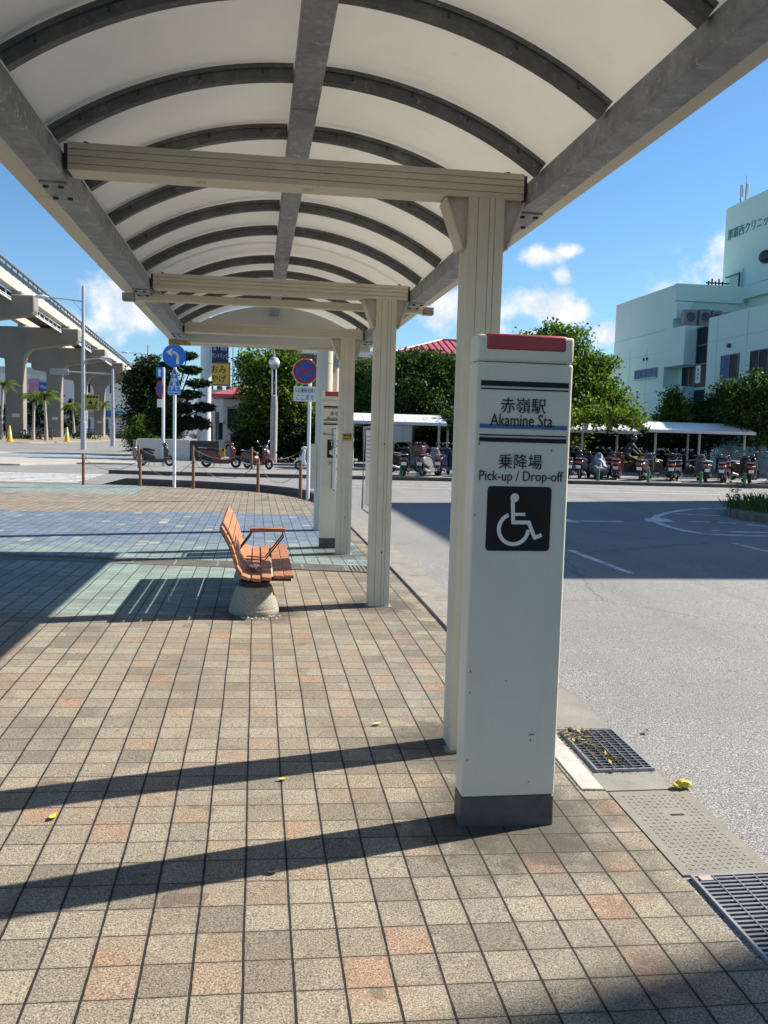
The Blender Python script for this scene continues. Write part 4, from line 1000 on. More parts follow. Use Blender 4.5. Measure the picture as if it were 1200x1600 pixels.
kinds = {'k': scooter(P_black, P_black), 'w': scooter(P_grey, P_white), 's': scooter(P_silver, P_black, False, pm('paint_redbox', (.10, .012, .018), .35, coat=.5)), 'n': scooter(P_navy, P_navy), 'wr': scooter(P_wine, P_black, cover=PLATEP)}
used = set()
def park(kind, x, y, rz, label, sc=1.25):
    o = kinds[kind] if kind not in used else copy_tree(kinds[kind]); used.add(kind)
    return place(o, (x, y, IZ), R(rz-22 if 60 < rz < 130 and x > 12 else rz), sc, label, G1)
park('k', 6.75, 39.9, 78, 'black scooter first in the row, just right of the second shelter column')
park('s', 7.95, 40.0, 52, 'silver scooter with a dark red top box, left part of the row')
park('n', 8.85, 41.1, 62, 'navy scooter beside the one with the dark red top box')
park('wr', 9.75, 40.9, 100, 'wine-coloured scooter with pink plate in front of the grey shelter post')
park('k', 10.9, 41.2, 80, 'black scooter partly hidden by the near shelter column')
park('w', 14.85, 41.0, 100, 'white and black scooter showing only at the right edge of the sign pillar')
park('k', 15.75, 40.9, 75, 'black scooter standing between the sign pillar and the one under a cover')
park('wr', 17.35, 40.7, 84, 'wine-coloured scooter with pink plate, beside the silver cover')
park('w', 18.55, 40.2, 72, 'white-sided scooter standing in front of the yellow motorcycle')
park('k', 19.95, 40.3, 84, 'black scooter with white plate right after the yellow motorcycle')
park('w', 21.35, 40.0, 96, 'white-tailed scooter in front of the left shelter post')
park('w', 22.25, 39.7, 80, 'white-tailed scooter beside the green post, in front of the right shelter post', 1.2)
park('k', 23.25, 39.3, 92, 'black scooter with a large white plate, third from the right edge')
park('s', 24.35, 39.0, 84, 'silver scooter with dark red top box at the right end of the row')
park('n', 26.3, 38.7, 172, 'navy scooter standing side-on at the far right edge')
# second row further under the trees
park('k', 20.9, 43.3, 10, 'black scooter standing side-on behind the row, under the white shelter roof')
park('n', 23.6, 43.2, 15, 'navy scooter standing side-on behind the row, right of the shelter posts')
park('k', 7.4, 43.6, 20, 'black scooter parked side-on under the left shelter roof')
park('n', 9.9, 43.8, 160, 'navy scooter parked side-on beneath the left trees')
extra = [('k', 14.2, 41.6, 66, 'black scooter just emerging from behind the sign pillar, set back in the row'), ('k', 19.3, 41.4, 82, 'black scooter squeezed in behind the white-sided scooter near the yellow motorcycle'), ('k', 20.7, 41.3, 88, 'black scooter set back between the yellow motorcycle and the left shelter post'), ('wr', 22.9, 40.6, 84, 'wine-coloured scooter with pink plate between the two shelter posts'), ('k', 25.2, 39.9, 90, 'black scooter squeezed in right of the silver one with the dark red top box'), ('n', 17.9, 42.9, 60, 'navy scooter in the shade just behind the silver cover'), ('k', 16.0, 43.4, 20, 'black scooter standing side-on in the shade behind the silver cover'), ('k', 22.3, 43.6, 170, 'black scooter side-on behind the row, facing left under the white roof'), ('k', 25.3, 43.0, 12, 'black scooter side-on at the back, below the right-hand tree'), ('k', 8.3, 42.3, 70, 'black scooter behind the left one of the two silver scooters with top boxes'), ('n', 10.5, 42.6, 100, 'navy scooter set back by the near shelter column'), ('k', 26.9, 42.0, 30, 'black scooter behind the navy one at the far right edge')]
for e_ in extra: park(*e_)
# scooter under a silver cover
cv_ = thing('covered_scooter', 'scooter wrapped in a loose silver-grey cover, in the row beside the sign pillar', 'scooter')
cm = pm('silver_cover', (.30, .31, .33), .45, metal=.3, var=.4, vs=4, bump=.9, bs=9)
bm = bmesh.new(); bmesh.ops.create_icosphere(bm, subdivisions=4, radius=1); rr_ = random.Random(3)
for v in bm.verts:
    x, y, z = v.co; k = 1+.10*math.sin(9*x+4*z)*math.cos(7*y+3*z)
    z2 = (z*.5+.5); wx = .80-.18*z2; wy = .40-.20*z2
    v.co = (x*wx*k*(1.25 if z < 0 else 1), y*wy*k*(1.3 if z < 0 else 1), .05+1.08*z2**.8*(.80+.2*(x > 0)*1.2))
q = MB(); q.add([tuple(v.co) for v in bm.verts], [tuple(v.index for v in f.verts) for f in bm.faces]); bm.free(); q.build('cover', cm, cv_, smooth=True)
q = MB(); q.torus((-.66, 0, .21), .165, .05, 22, 8); q.torus((.66, 0, .21), .165, .05, 22, 8); q.build('wheel', RUB, cv_, smooth=True)
place(cv_, (16.5, 41.0, IZ), R(80), 1.1); cv_['group'] = G1
# yellow sports motorcycle with its rider
mc = thing('motorcycle', 'yellow and black sports motorcycle standing side-on in the row with a rider on it', 'motorcycle')
yel = paint('yellow', (.62, .36, .02))
for nm, x_ in (('front_wheel', .70), ('rear_wheel', -.70)):
    q = MB(); q.torus((x_, 0, .31), .245, .065, 26, 8); wv = q.build(nm, RUB, mc, smooth=True)
    q = MB(); q.torus((x_, 0, .31), .18, .018, 22, 6)
    for k in range(5): a = 2*math.pi*k/5; q.tube([(x_, 0, .31), (x_+.18*math.cos(a), 0, .31+.18*math.sin(a))], .018, 5)
    q.build('rim', RIM, wv, smooth=True)
def ext2(poly, hw, nm, mat, bev=.03): q = MB(); q.prism(poly, -hw, hw, 'y'); return q.build(nm, mat, mc, bevel=bev, seg=3)
ext2([(-.35, .30), (.30, .25), (.38, .55), (.10, .70), (-.30, .60)], .17, 'engine', DARKM); ext2([(-.12, .78), (.0, .96), (.28, .97), (.40, .80), (.30, .66), (-.05, .68)], .15, 'fuel_tank', yel, .05)
ext2([(.36, .45), (.62, .60), (.86, .86), (.74, 1.05), (.55, 1.12), (.40, .92), (.30, .62)], .16, 'fairing', yel, .05); ext2([(.60, 1.10), (.74, 1.05), (.66, 1.24), (.56, 1.26)], .11, 'windscreen', GLASS, .02)
ext2([(-.92, .98), (-.60, .80), (-.12, .74), (-.14, .84), (-.50, .90), (-.84, 1.04)], .10, 'seat', SEATB); ext2([(-.90, .94), (-.55, .70), (-.20, .66), (-.20, .75), (-.55, .82)], .12, 'tail', yel, .02)
q = MB()
for sy in (-1, 1): q.tube([(.70, sy*.10, .31), (.46, sy*.10, 1.02)], .026, 8); q.tube([(-.70, sy*.10, .31), (-.15, sy*.10, .42)], .03, 6)
q.tube([(.38, .30, 1.02), (.46, 0, 1.02), (.38, -.30, 1.02)], .016, 6); q.tube([(-.2, -.18, .3), (-.55, -.2, .4), (-.85, -.2, .55)], .05, 8); q.build('frame', DARKM, mc)
q = MB(); q.ell((-.90, 0, .93), (.04, .07, .035), 10, 6); q.build('tail_light', TAILR, mc, smooth=True)
mc.location = (18.6, 42.0, IZ); mc.scale = (1.15, 1.15, 1.15); mc.rotation_euler = (0, 0, R(-4))
# rider: one skinned body, helmet on top
def skin_body(name, verts, edges, mat):
    me = bpy.data.meshes.new(name); me.from_pydata([v[:3] for v in verts], edges, []); me.update(); me.materials.append(mat)
    o = bpy.data.objects.new(name, me); COL.objects.link(o)
    sk = o.modifiers.new('skin', 'SKIN'); sk.use_smooth_shade = True
    for i, v in enumerate(verts):
        r_ = v[3]; me.skin_vertices[0].data[i].radius = (r_, v[4] if len(v) > 4 else r_); me.skin_vertices[0].data[i].use_root = (i == 0)
    u = o.modifiers.new('subdiv', 'SUBSURF'); u.levels = u.render_levels = 2
    return o
V_ = [(-.30, 0, .98, .15, .17), (-.22, 0, 1.18, .14, .17), (-.10, 0, 1.38, .15, .19), (-.02, 0, 1.50, .10, .14), (.03, 0, 1.58, .06), (.07, 0, 1.66, .075),
      (-.03, .21, 1.46, .075), (.14, .29, 1.24, .058), (.36, .27, 1.07, .045), (.43, .27, 1.05, .035),
      (-.03, -.21, 1.46, .075), (.14, -.29, 1.24, .058), (.36, -.27, 1.07, .045), (.43, -.27, 1.05, .035),
      (-.22, .13, .93, .11), (.16, .22, .82, .09), (.02, .23, .44, .065), (-.06, .24, .36, .055), (.10, .25, .32, .045),
      (-.22, -.13, .93, .11), (.16, -.22, .82, .09), (.02, -.23, .44, .065), (-.06, -.24, .36, .055), (.10, -.25, .32, .045)]
E_ = [(0, 1), (1, 2), (2, 3), (3, 4), (4, 5), (2, 6), (6, 7), (7, 8), (8, 9), (2, 10), (10, 11), (11, 12), (12, 13), (0, 14), (14, 15), (15, 16), (16, 17), (17, 18), (0, 19), (19, 20), (20, 21), (21, 22), (22, 23)]
rd = skin_body('person', V_, E_, pm('black_riding_clothes', (.018, .018, .02), .7, var=.4, vs=8, bump=.6, bs=14))
tag(rd, 'person in black clothes and a black helmet sitting on the yellow motorcycle', 'person')
q = MB(); q.ell((.075, 0, 1.73), (.155, .13, .155), 20, 14); hm = q.build('helmet', pm('black_helmet', (.012, .012, .013), .15, coat=.8), rd, smooth=True)
q = MB(); q.ell((.135, 0, 1.735), (.105, .112, .055), 16, 10); q.build('visor', GLASS, hm, smooth=True)
q = MB()
for sy in (-1, 1):
    q.ell((.445, sy*.27, 1.045), (.05, .045, .035), 10, 6)
    for k in range(4): q.tube([(.46, sy*(.235+.022*k), 1.05), (.495, sy*(.235+.022*k), 1.035), (.49, sy*(.235+.022*k), 1.005), (.465, sy*(.235+.022*k), 1.0)], .011, 6)
    q.tube([(.44, sy*.23, 1.03), (.46, sy*.215, 1.01), (.49, sy*.22, 1.005)], .012, 6)
q.build('glove', BLKP, rd, smooth=True)
rd.location = mc.location; rd.rotation_euler = mc.rotation_euler; rd.scale = mc.scale
# green posts along the front of the row
g0 = thing('green_post', 'x', 'bollard')
q = MB(); q.lathe([(.06, -.02), (.06, .50), (.045, .53), (0, .535)], (0, 0, 0), 14); q.build('post', GREENP, g0, smooth=True)
q = MB(); q.lathe([(.063, .40), (.063, .45)], (0, 0, 0), 14); q.lathe([(.085, -.01), (.085, .02)], (0, 0, 0), 14); q.build('band', pm('dark_green', (.008, .10, .035), .5), g0)
for i, ((x, y), lb) in enumerate(zip([(6.45, 39.1), (15.7, 39.0), (17.95, 38.55), (20.5, 38.45), (22.6, 38.3)], ['green post at the left of the row, beside the second shelter column', 'green post in front of the scooter under the silver cover', 'green post standing in front of the yellow motorcycle', 'green post standing in front of a white-tailed scooter', 'green post at the right end of the scooter row'])):
    o = g0 if i == 0 else copy_tree(g0); place(o, (x, y, IZ), 0, None, lb, 'green posts along the parking row')

# ------------------------------------------------------------------ cycle shelters over the scooters
def cyc(name_, label, x0, x1, y0, y1, zlo, zhi, posts):
    r0 = thing('parking_shelter', label, 'shelter', ((x0+x1)/2, (y0+y1)/2, IZ))
    N = 10; q = MB()
    nseg = max(2, int((x1-x0)/1.1))
    for s_ in range(nseg):
        a, c = x0+(x1-x0)*s_/nseg+.012, x0+(x1-x0)*(s_+1)/nseg-.012
        b_ = len(q.v)
        for i in range(N+1):
            t = i/N; y = y0+(y1-y0)*t; z = zlo+(zhi-zlo)*math.sin(t*math.pi*.62)/math.sin(math.pi*.5)
            q.v += [(a, y, z), (c, y, z), (a, y, z-.02), (c, y, z-.02)]
        for i in range(N):
            k = b_+4*i; q.f += [(k, k+1, k+5, k+4), (k+2, k+6, k+7, k+3), (k, k+4, k+6, k+2), (k+1, k+3, k+7, k+5)]
        q.f += [(b_, b_+2, b_+3, b_+1)]
    q.build('roof_sheet', ROOFT, r0)
    q = MB(); q.box(x0, x1, y0-.06, y0-.005, zlo-.14, zlo+.02); q.box(x0, x1, y1+.005, y1+.06, zlo+.02, zlo+.30); q.build('edge_beam', pm('shelter_beam', (.46, .48, .50), .5, var=.06), r0)
    for k, (px_, py_) in enumerate(posts):
        q = MB(); q.lathe([(.07, IZ-.02), (.07, zlo+.1)], (px_, py_, 0), 12); q.build('post', pm('shelter_post', (.42, .40, .36), .6, var=.1), r0, smooth=True)
    return r0
cyc('a', 'scooter shelter with white curved roof on the left, half under the dark trees', 4.4, 9.9, 45.6, 48.4, 2.68, 3.15, [(5.2, 48.0), (9.9, 47.6), (11.05, 50.6)])
cyc('b', 'scooter shelter with white roof mostly hidden beneath the bright tree behind the sign pillar', 15.6, 20.9, 46.4, 49.0, 2.56, 2.98, [(17.85, 46.9), (20.6, 48.6)])
cyc('c', 'scooter shelter with sunlit white curved roof in front of the mint-green clinic', 21.3, 27.6, 46.0, 49.0, 2.68, 3.18, [(22.0, 46.6), (24.55, 46.5), (25.0, 48.7), (27.2, 46.4)])
nb = thing('notice_board', 'grey notice board with two pinned sheets under the left parking shelter', 'notice board', (8.4, 50.6, IZ))
q = MB(); q.box(7.85, 8.95, 50.6, 50.66, 1.60, 2.58); q.build('panel', pm('board_grey', (.34, .35, .34), .7, var=.08), nb)
q = MB(); q.box(7.88, 8.38, 50.585, 50.598, 1.63, 2.55); q.box(8.42, 8.92, 50.585, 50.598, 1.63, 2.55); q.build('sheet', pm('board_sheet', (.52, .53, .52), .7, var=.05), nb)
q = MB(); q.lathe([(.03, 0), (.03, 1.7)], (7.9, 50.65, 0), 8); q.lathe([(.03, 0), (.03, 1.7)], (8.9, 50.65, 0), 8); q.build('leg', GREYM, nb)

# ------------------------------------------------------------------ lamps
def street_lamp(label, x, y, h, arm, az_, arm2=None, sign=False, r0=.13):
    t0 = thing('street_lamp', label, 'street lamp', (x, y, 0), 'tall street lamps on the left')
    q = MB(); q.lathe([(r0*1.25, -.02), (r0*1.25, 2.4), (r0, 2.45), (r0*.62, h), (0, h+.02)], (x, y, 0), 14); q.build('pole', LAMPG, t0, smooth=True)
    for L_, zz in ([(arm, az_)] if arm else [])+([arm2] if arm2 else []):
        q = MB(); q.tube([(x, y, zz-.15), (x+L_*.5, y, zz), (x+L_, y, zz+.08)], .055, 8); q.tube([(x, y, zz-1.1), (x+L_*.28, y, zz-.12)], .02, 6); ao = q.build('arm', LAMPG, t0, smooth=True)
        q = MB(); s_ = 1 if L_ > 0 else -1; q.ell((x+L_+s_*.45, y, zz+.10), (.62, .22, .17), 16, 8); q.build('lamp_head', pm('lamp_head', (.62, .63, .64), .35, var=.05), ao, smooth=True)
    return t0
l1 = street_lamp('tall double-armed street lamp with a yellow sign, nearest of the lamps at left', -15.1, 81, 14.2, -3.0, 13.0, (1.5, 7.95), r0=.19)
q = MB(); q.box(-14.95, -13.75, 80.8, 80.85, 3.45, 4.85); sb = q.build('yellow_sign', pm('dull_yellow_plate', (.38, .36, .05), .6, var=.05), l1)
q = MB()
for k in range(4): q.box(-14.8+.27*k, -14.6+.27*k, 80.78, 80.795, 4.55, 4.72)
q.prism([(-14.7, 4.1), (-14.45, 4.35), (-14.3, 4.1), (-14.35, 3.95)], 80.78, 80.795); q.prism([(-14.1, 3.95), (-13.9, 4.4), (-13.95, 3.95)], 80.78, 80.795)
for k in range(3): q.box(-14.75, -13.95, 80.78, 80.795, 3.58+.12*k, 3.64+.12*k)
q.build('printing', BLACKV, sb)
l2 = street_lamp('grey pole with a horizontal signal arm between the monorail piers', -15.4, 99, 8.3, 0, 0, r0=.20)
q = MB(); q.tube([(-15.4, 99, 7.75), (-21.5, 99, 7.85)], .08, 8); q.build('arm', LAMPG, l2); q = MB(); q.box(-21.9, -20.0, 98.9, 99.2, 7.5, 8.1); q.build('signal_box', GREYM, l2, bevel=.04)
l3 = street_lamp('farthest slim street lamp, beside the dark tree with its arm over the road', -17.75, 150, 15.7, -3.2, 14.2, r0=.20)
gl = thing('globe_lamp', 'park lamp with a white globe on twin rods and a thick concrete post', 'street lamp', (1.02, 53.3, .15))
q = MB(); q.lathe([(.21, .1), (.21, 3.35), (.19, 3.9), (.16, 4.15), (.0, 4.2)], (1.02, 53.3, 0), 18); q.build('post', pm('lamp_concrete', (.40, .37, .32), .85, var=.15, vs=2, dirt=.3), gl, smooth=True)
q = MB()
for dx in (-.11, .11): q.tube([(1.0+dx, 53.3, 4.1), (.98+dx, 53.3, 5.75)], .04, 8)
q.each('rod', WHITEP, gl)
q = MB(); q.lathe([(.12, 5.70), (.26, 5.80), (.31, 5.98)], (.98, 53.3, 0), 20); q.lathe([(.30, 6.22), (.22, 6.36), (.06, 6.44), (.03, 6.8), (0, 6.8)], (.98, 53.3, 0), 20); q.build('lamp_cap', LAMPG, gl, smooth=True)
q = MB(); q.ell((.98, 53.3, 6.10), (.33, .33, .26), 24, 14); q.build('globe', pm('globe_white', (.80, .80, .78), .3, var=.03), gl, smooth=True)

# ------------------------------------------------------------------ planter wall, white sign tower, boards and small buildings
pw = thing('planter_wall', 'low white planter wall under the clipped pine with a darker return at its right', 'wall', (-5.4, 53.6, IZ))
q = MB(); q.box(-6.95, -3.90, 53.55, 53.80, .1, 1.40); q.build('white_wall', pm('planter_white', (.52, .51, .48), .85, var=.08, vs=.8, streak=.3, dirtcol=(.22, .21, .19)), pw, bevel=.02)
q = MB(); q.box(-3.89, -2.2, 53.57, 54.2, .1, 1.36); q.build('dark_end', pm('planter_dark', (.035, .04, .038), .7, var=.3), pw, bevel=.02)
q = MB(); q.box(-7.25, -7.05, 54.1, 54.3, .1, 1.30); tag(q.build('stone_post', CONC, bevel=.02), 'short concrete post at the left end of the planter wall', 'post')
tw = thing('sign_tower', 'tall white round tower post carrying a navy board and rising behind the clipped pine', 'tower', (-3.6, 64.5, 0))
q = MB(); q.lathe([(.38, 0), (.38, 16), (0, 16)], (-3.62, 64.5, 0), 32); q.build('tower_tube', pm('tower_white', (.66, .68, .70), .5, var=.03), tw, smooth=True)
q = MB(); q.box(-3.22, -2.05, 64.4, 64.75, 6.82, 9.6); nbd = q.build('navy_board', NAVY, tw)
text('lettering', 'ランドバッグ', WHITEV, (-3.20, -2.10, 7.10, 7.48), 64.39, nbd); text('lettering', '金・銀貨', WHITEV, (-3.12, -2.14, 7.66, 8.04), 64.39, nbd)
ga = thing('gift_shop', 'pale shop building with a large yellow rooftop board lettered in black kana', 'building', (-1.5, 82, 0))
q = MB(); q.box(-5.2, 4.2, 80, 90, 0, 5.6); q.build('wall', pm('shop_wall', (.55, .54, .50), .8, var=.06, streak=.15), ga)
for k in range(3):
    q = MB(); q.box(-4.6+1.0*k, -3.9+1.0*k, 79.93, 80.02, 1.2, 2.7); fr_ = q.build('window', GLASS, ga); q = MB(); q.box(-4.68+1.0*k, -3.82+1.0*k, 79.90, 79.99, 2.72, 2.86); q.build('blind', WALLW, fr_)
q = MB(); q.box(-4.35, -2.45, 79.4, 79.7, 6.05, 7.86); yb_ = q.build('yellow_board', YELL, ga)
q = MB(); q.box(-4.42, -2.36, 79.45, 79.66, 5.93, 6.045); q.box(-4.42, -2.36, 79.45, 79.66, 7.865, 7.98); q.box(-2.445, -2.36, 79.45, 79.66, 6.05, 7.86); q.build('frame', pm('board_frame', (.16, .06, .03), .6), yb_)
text('lettering', 'おみ', BLACKV, (-4.00, -2.72, 7.02, 7.68), 79.385, yb_); text('lettering', 'やげ', BLACKV, (-4.00, -2.72, 6.18, 6.85), 79.385, yb_)
q = MB()
for x_ in (-2.15, -1.62):
    q.tube([(x_, 79.6, 5.6), (x_, 79.6, 9.6)], .035, 5)
for k in range(7): q.tube([(-2.15, 79.6, 5.9+.28*k), (-1.62, 79.6, 5.9+.28*k)], .03, 5)
q.build('roof_ladder', pm('rusty_ladder', (.24, .09, .08), .7), ga)
q = MB(); q.box(-1.55, .4, 79.7, 80.0, 6.0, 7.75); q.build('white_board', WALLW, ga)
q = MB()
for k in range(3): q.lathe([(.25, 5.6), (.25, 5.95)], (-4.1+k*.8, 80.6, 0), 8)
q.each('board_leg', DARKM, ga)
hu = thing('ticket_hut', 'small grey kiosk with a red hipped roof, half behind the leafy tree', 'building', (-1.0, 71, 0))
q = MB(); q.box(-2.60, 1.2, 70, 73, 0, 4.45); q.build('wall', pm('hut_wall', (.36, .41, .42), .7, var=.06, vs=.6), hu)
q = MB(); q.box(-2.25, -1.1, 69.93, 69.99, 2.2, 3.7); wd_ = q.build('window', GLASS, hu); q = MB(); q.box(-2.30, -1.05, 69.90, 69.96, 3.72, 3.84); q.box(-2.30, -1.05, 69.90, 69.96, 2.08, 2.19); q.build('frame', FRAMEG, wd_)
q = MB(); q.box(-2.0, -1.25, 69.93, 69.99, .05, 1.75); q.build('door', DARKM, hu); q = MB(); q.box(-1.1, -.85, 69.88, 69.97, .1, 2.9); q.build('pink_panel', pm('pink_panel', (.55, .36, .38), .7), hu)
q = MB(); b_ = [(-3.45, 69.1, 4.55), (1.9, 69.1, 4.55), (1.9, 74, 4.55), (-3.45, 74, 4.55)]; q.add(b_+[(-1.4, 71.5, 5.5), (.0, 71.5, 5.5)]+[(x, y, 4.80) for x, y, z in b_], [(0, 3, 2, 1), (0, 1, 7, 6), (1, 2, 8, 7), (2, 3, 9, 8), (3, 0, 6, 9), (6, 7, 5, 4), (7, 8, 5), (8, 9, 4, 5), (9, 6, 4)]); q.build('roof', ROOFR, hu)
sp_ = thing('flag_post', 'dark slim post with a square dark head beside the kiosk', 'post', (-2.95, 66, 0))
q = MB(); q.lathe([(.07, 0), (.07, 2.9)], (-2.85, 66, 0), 8); q.build('pole', DARKM, sp_); q = MB(); q.box(-3.02, -2.70, 65.9, 66.1, 2.55, 3.35); q.build('head', DARKM, sp_, bevel=.03)
q = MB(); q.box(-2.55, -2.15, 62, 62.3, .02, .75); q.box(-2.46, -2.24, 61.98, 62.0, .15, .35); yl = tag(q.build('yellow_bin', pm('yellow_bin', (.50, .33, .04), .6, var=.2), bevel=.06), 'small yellow bin left of the kiosk, behind the ruby red scooter', 'bin')

# red-roofed building between the columns
rb_ = thing('red_roof_house', 'pale house with a ribbed red hipped roof behind the trees between the shelter columns', 'building', (16, 80, 0))
q = MB(); q.box(12.2, 23.5, 75.6, 86, 0, 8.95); q.build('wall', pm('house_wall', (.50, .56, .58), .75, var=.05, vs=.5), rb_)
x0, x1, y0, y1, ze, zr = 11.3, 24.4, 74.6, 87, 9.05, 10.75
q = MB(); q.add([(x0, y0, ze), (x1, y0, ze), (x1, y1, ze), (x0, y1, ze), (16.6, 79.8, zr), (19.2, 79.8, zr)], [(0, 3, 2, 1), (0, 1, 5, 4), (1, 2, 5), (2, 3, 4, 5), (3, 0, 4)]); rf = q.build('roof', ROOFR, rb_)
q = MB()
for k in range(1, 22):
    x = x0+(x1-x0)*k/22; t_ = min((x-x0)/(16.6-x0), 1, (x1-x)/(x1-19.2)); q.tube([(x, y0, ze+.03), (x, y0+(79.8-y0)*t_, ze+(zr-ze)*t_+.03)], .05, 5)
for k in range(1, 14):
    y = y0+(y1-y0)*k/14; t_ = min((y-y0)/(79.8-y0), 1, (y1-y)/(y1-79.8)); q.tube([(x0, y, ze+.03), (x0+(16.6-x0)*t_, y, ze+(zr-ze)*t_+.03)], .05, 5)
q.tube([(x0, y0, ze), (16.6, 79.8, zr+.04), (19.2, 79.8, zr+.04), (x1, y0, ze)], .09, 6); q.build('roof_seam', pm('seam_red', (.20, .035, .05), .5), rf)
q = MB(); q.box(x0-.05, x1+.05, y0-.08, y0-.01, ze-.28, ze+.02); q.box(x0-.08, x0-.01, y0-.01, y1, ze-.28, ze+.02); q.build('eave_board', pm('eave_dark_red', (.13, .022, .035), .5), rb_)
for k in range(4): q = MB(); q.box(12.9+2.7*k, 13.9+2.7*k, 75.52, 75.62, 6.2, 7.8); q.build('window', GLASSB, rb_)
# brown block with a white walkway roof
bb_ = thing('brown_building', 'brown and beige building with a long white flat roof edge behind the central trees', 'building', (6, 92, 0))
q = MB(); q.box(1.6, 14.5, 90, 104, 0, 9.9); q.build('wall', WALLB, bb_)
q = MB(); q.box(.9, 13.2, 88.6, 89.9, 9.92, 10.32); q.build('roof_edge', WALLW, bb_); q = MB(); q.box(1.5, 5.6, 89.7, 89.98, 8.0, 9.9); q.build('brown_panel', pm('brown_panel', (.15, .085, .08), .7, var=.1), bb_)
for k in range(3):
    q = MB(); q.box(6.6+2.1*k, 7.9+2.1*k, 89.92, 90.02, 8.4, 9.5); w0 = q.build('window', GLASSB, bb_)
    q = MB(); [q.box(6.6+2.1*k+.26*j, 6.65+2.1*k+.26*j, 89.88, 89.915, 8.4, 9.5) for j in range(6)]; [q.box(6.6+2.1*k, 7.9+2.1*k, 89.84, 89.878, 8.5+.24*j, 8.55+.24*j) for j in range(4)]; q.build('grille', WALLW, w0)
for k in range(4): q = MB(); q.box(5.8+2.1*k, 5.95+2.1*k, 89.6, 89.95, 7.5, 9.9); q.build('downpipe', pm('brown_pipe', (.14, .07, .05), .7), bb_)

# ================================================================== CLINIC
cl = thing('clinic', 'mint-green clinic with teal rooftop lettering, stepped blocks and dark windows', 'building', (34, 60, 0))
def bx(name, mat, x0, x1, y0, y1, z0, z1, par=cl, bev=0): q = MB(); q.box(x0, x1, y0, y1, z0, z1); return q.build(name, mat, par, bevel=bev)
# far block: lower wall with a deep opening, upper storey set back behind a plant ledge
q = MB(); q.box(32, 37.9, 67.0, 78.4, 0, 9.88); q.box(32, 37.9, 63.75, 66.998, 0, 6.32); q.box(32, 37.9, 63.75, 66.998, 7.95, 10.9); q.box(32, 37.9, 67.0, 77.18, 9.882, 10.9)
q.box(33.2, 37.9, 63.75, 66.998, 6.322, 7.948)
q.build('lower_wall', MINT, cl)
q = MB(); q.box(32.002, 60, 65.85, 77.16, 10.902, 14.25); q.build('upper_wall', MINT, cl, bevel=.03)
q = MB(); q.box(31.98, 37.6, 65.5, 65.84, 13.0, 14.30); q.box(37.55, 37.99, 59.2, 65.84, 13.35, 14.30); q.prism([(32.0, 12.9), (33.3, 12.9), (32.9, 11.6), (32.0, 11.6)], 65.3, 65.84, 'y'); q.build('fascia_band', MINT, cl)
bx('near_wall', MINT, 32, 37.9, 49.0, 60.2, 0, 10.98)
bx('tower_wall', MINT, 38, 58, 59, 69.7, 0, 21.3, bev=.04)
# panel joints
q = MB()
for z in (6.0, 9.15): q.box(31.985, 31.998, 67.2, 78.38, z, z+.03)
for z in (5.9, 9.25): q.box(31.985, 31.998, 49.05, 60.18, z, z+.03)
for y in (70.2, 73.6, 75.8): q.box(31.985, 31.998, y, y+.03, 0, 9.86)
for y in (58.9, 55.0, 50.9): q.box(31.985, 31.998, y, y+.03, 0, 10.95)
q.box(31.985, 31.998, 67.2, 77.1, 10.86, 10.90); q.each('panel_joint', MINTD, cl)
# glazed slot between the blocks
bx('stair_glazing', GLASS, 33.0, 33.2, 60.21, 63.74, 0, 10.75)
q = MB()
for z in (2.0, 3.6, 4.9, 6.1, 7.9, 9.3, 10.65): q.box(32.93, 32.995, 60.21, 63.74, z, z+.09)
for y in (60.25, 61.95, 63.64): q.box(32.94, 32.99, y, y+.08, 0, 10.7)
q.build('mullion', FRAMEG, cl)
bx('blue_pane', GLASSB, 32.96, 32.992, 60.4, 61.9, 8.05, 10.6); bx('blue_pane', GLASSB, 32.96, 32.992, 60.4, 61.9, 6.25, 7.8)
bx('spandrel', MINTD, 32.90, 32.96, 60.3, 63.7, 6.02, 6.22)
bx('white_banner', WALLW, 32.6, 32.63, 62.2, 62.9, 6.5, 7.8); q = MB(); [q.box(32.585, 32.598, 62.45, 62.65, 6.8+.3*k, 6.95+.3*k) for k in range(3)]; q.build('banner_print', DARKM, cl)
o = bx('recess_window', GLASS, 33.15, 33.19, 63.8, 66.2, 6.35, 7.9); bx('recess_frame', FRAMEG, 33.10, 33.148, 64.9, 65.0, 6.35, 7.9, o)
def wwin(y0, y1, z0, z1, n, mats, sill=True):
    w0 = bx('window', mats[0], 31.94, 31.99, y0+.06, y1-.06, z0+.06, z1-.06)
    q = MB(); q.box(31.90, 31.995, y0, y1, z1-.06, z1); q.box(31.90, 31.995, y0, y1, z0, z0+.06); q.box(31.90, 31.995, y0, y0+.06, z0+.06, z1-.06); q.box(31.90, 31.995, y1-.06, y1, z0+.06, z1-.06)
    for k in range(1, n): y = y0+(y1-y0)*k/n; q.box(31.905, 31.938, y-.04, y+.04, z0+.06, z1-.06)
    q.build('frame', FRAMEG, w0)
    if len(mats) > 1: bx('pane', mats[1], 31.92, 31.938, y0+(y1-y0)*.5+.05, y1-.07, z0+.07, z1-.07, w0)
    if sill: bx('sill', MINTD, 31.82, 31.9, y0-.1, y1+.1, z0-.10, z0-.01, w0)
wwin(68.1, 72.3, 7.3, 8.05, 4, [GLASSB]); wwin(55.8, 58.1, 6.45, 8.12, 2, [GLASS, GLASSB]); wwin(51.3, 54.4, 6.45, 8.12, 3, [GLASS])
wwin(55.8, 58.1, 2.2, 4.0, 2, [GLASS]); wwin(51.3, 54.4, 2.2, 4.0, 3, [GLASS])
q = MB(); q.prism([(57.0, 8.58), (57.22, 8.58), (57.25, 8.72), (57.2, 8.86), (57.02, 8.86)], 31.8, 31.99, 'x'); q.each('vent_hood', DARKM, cl)
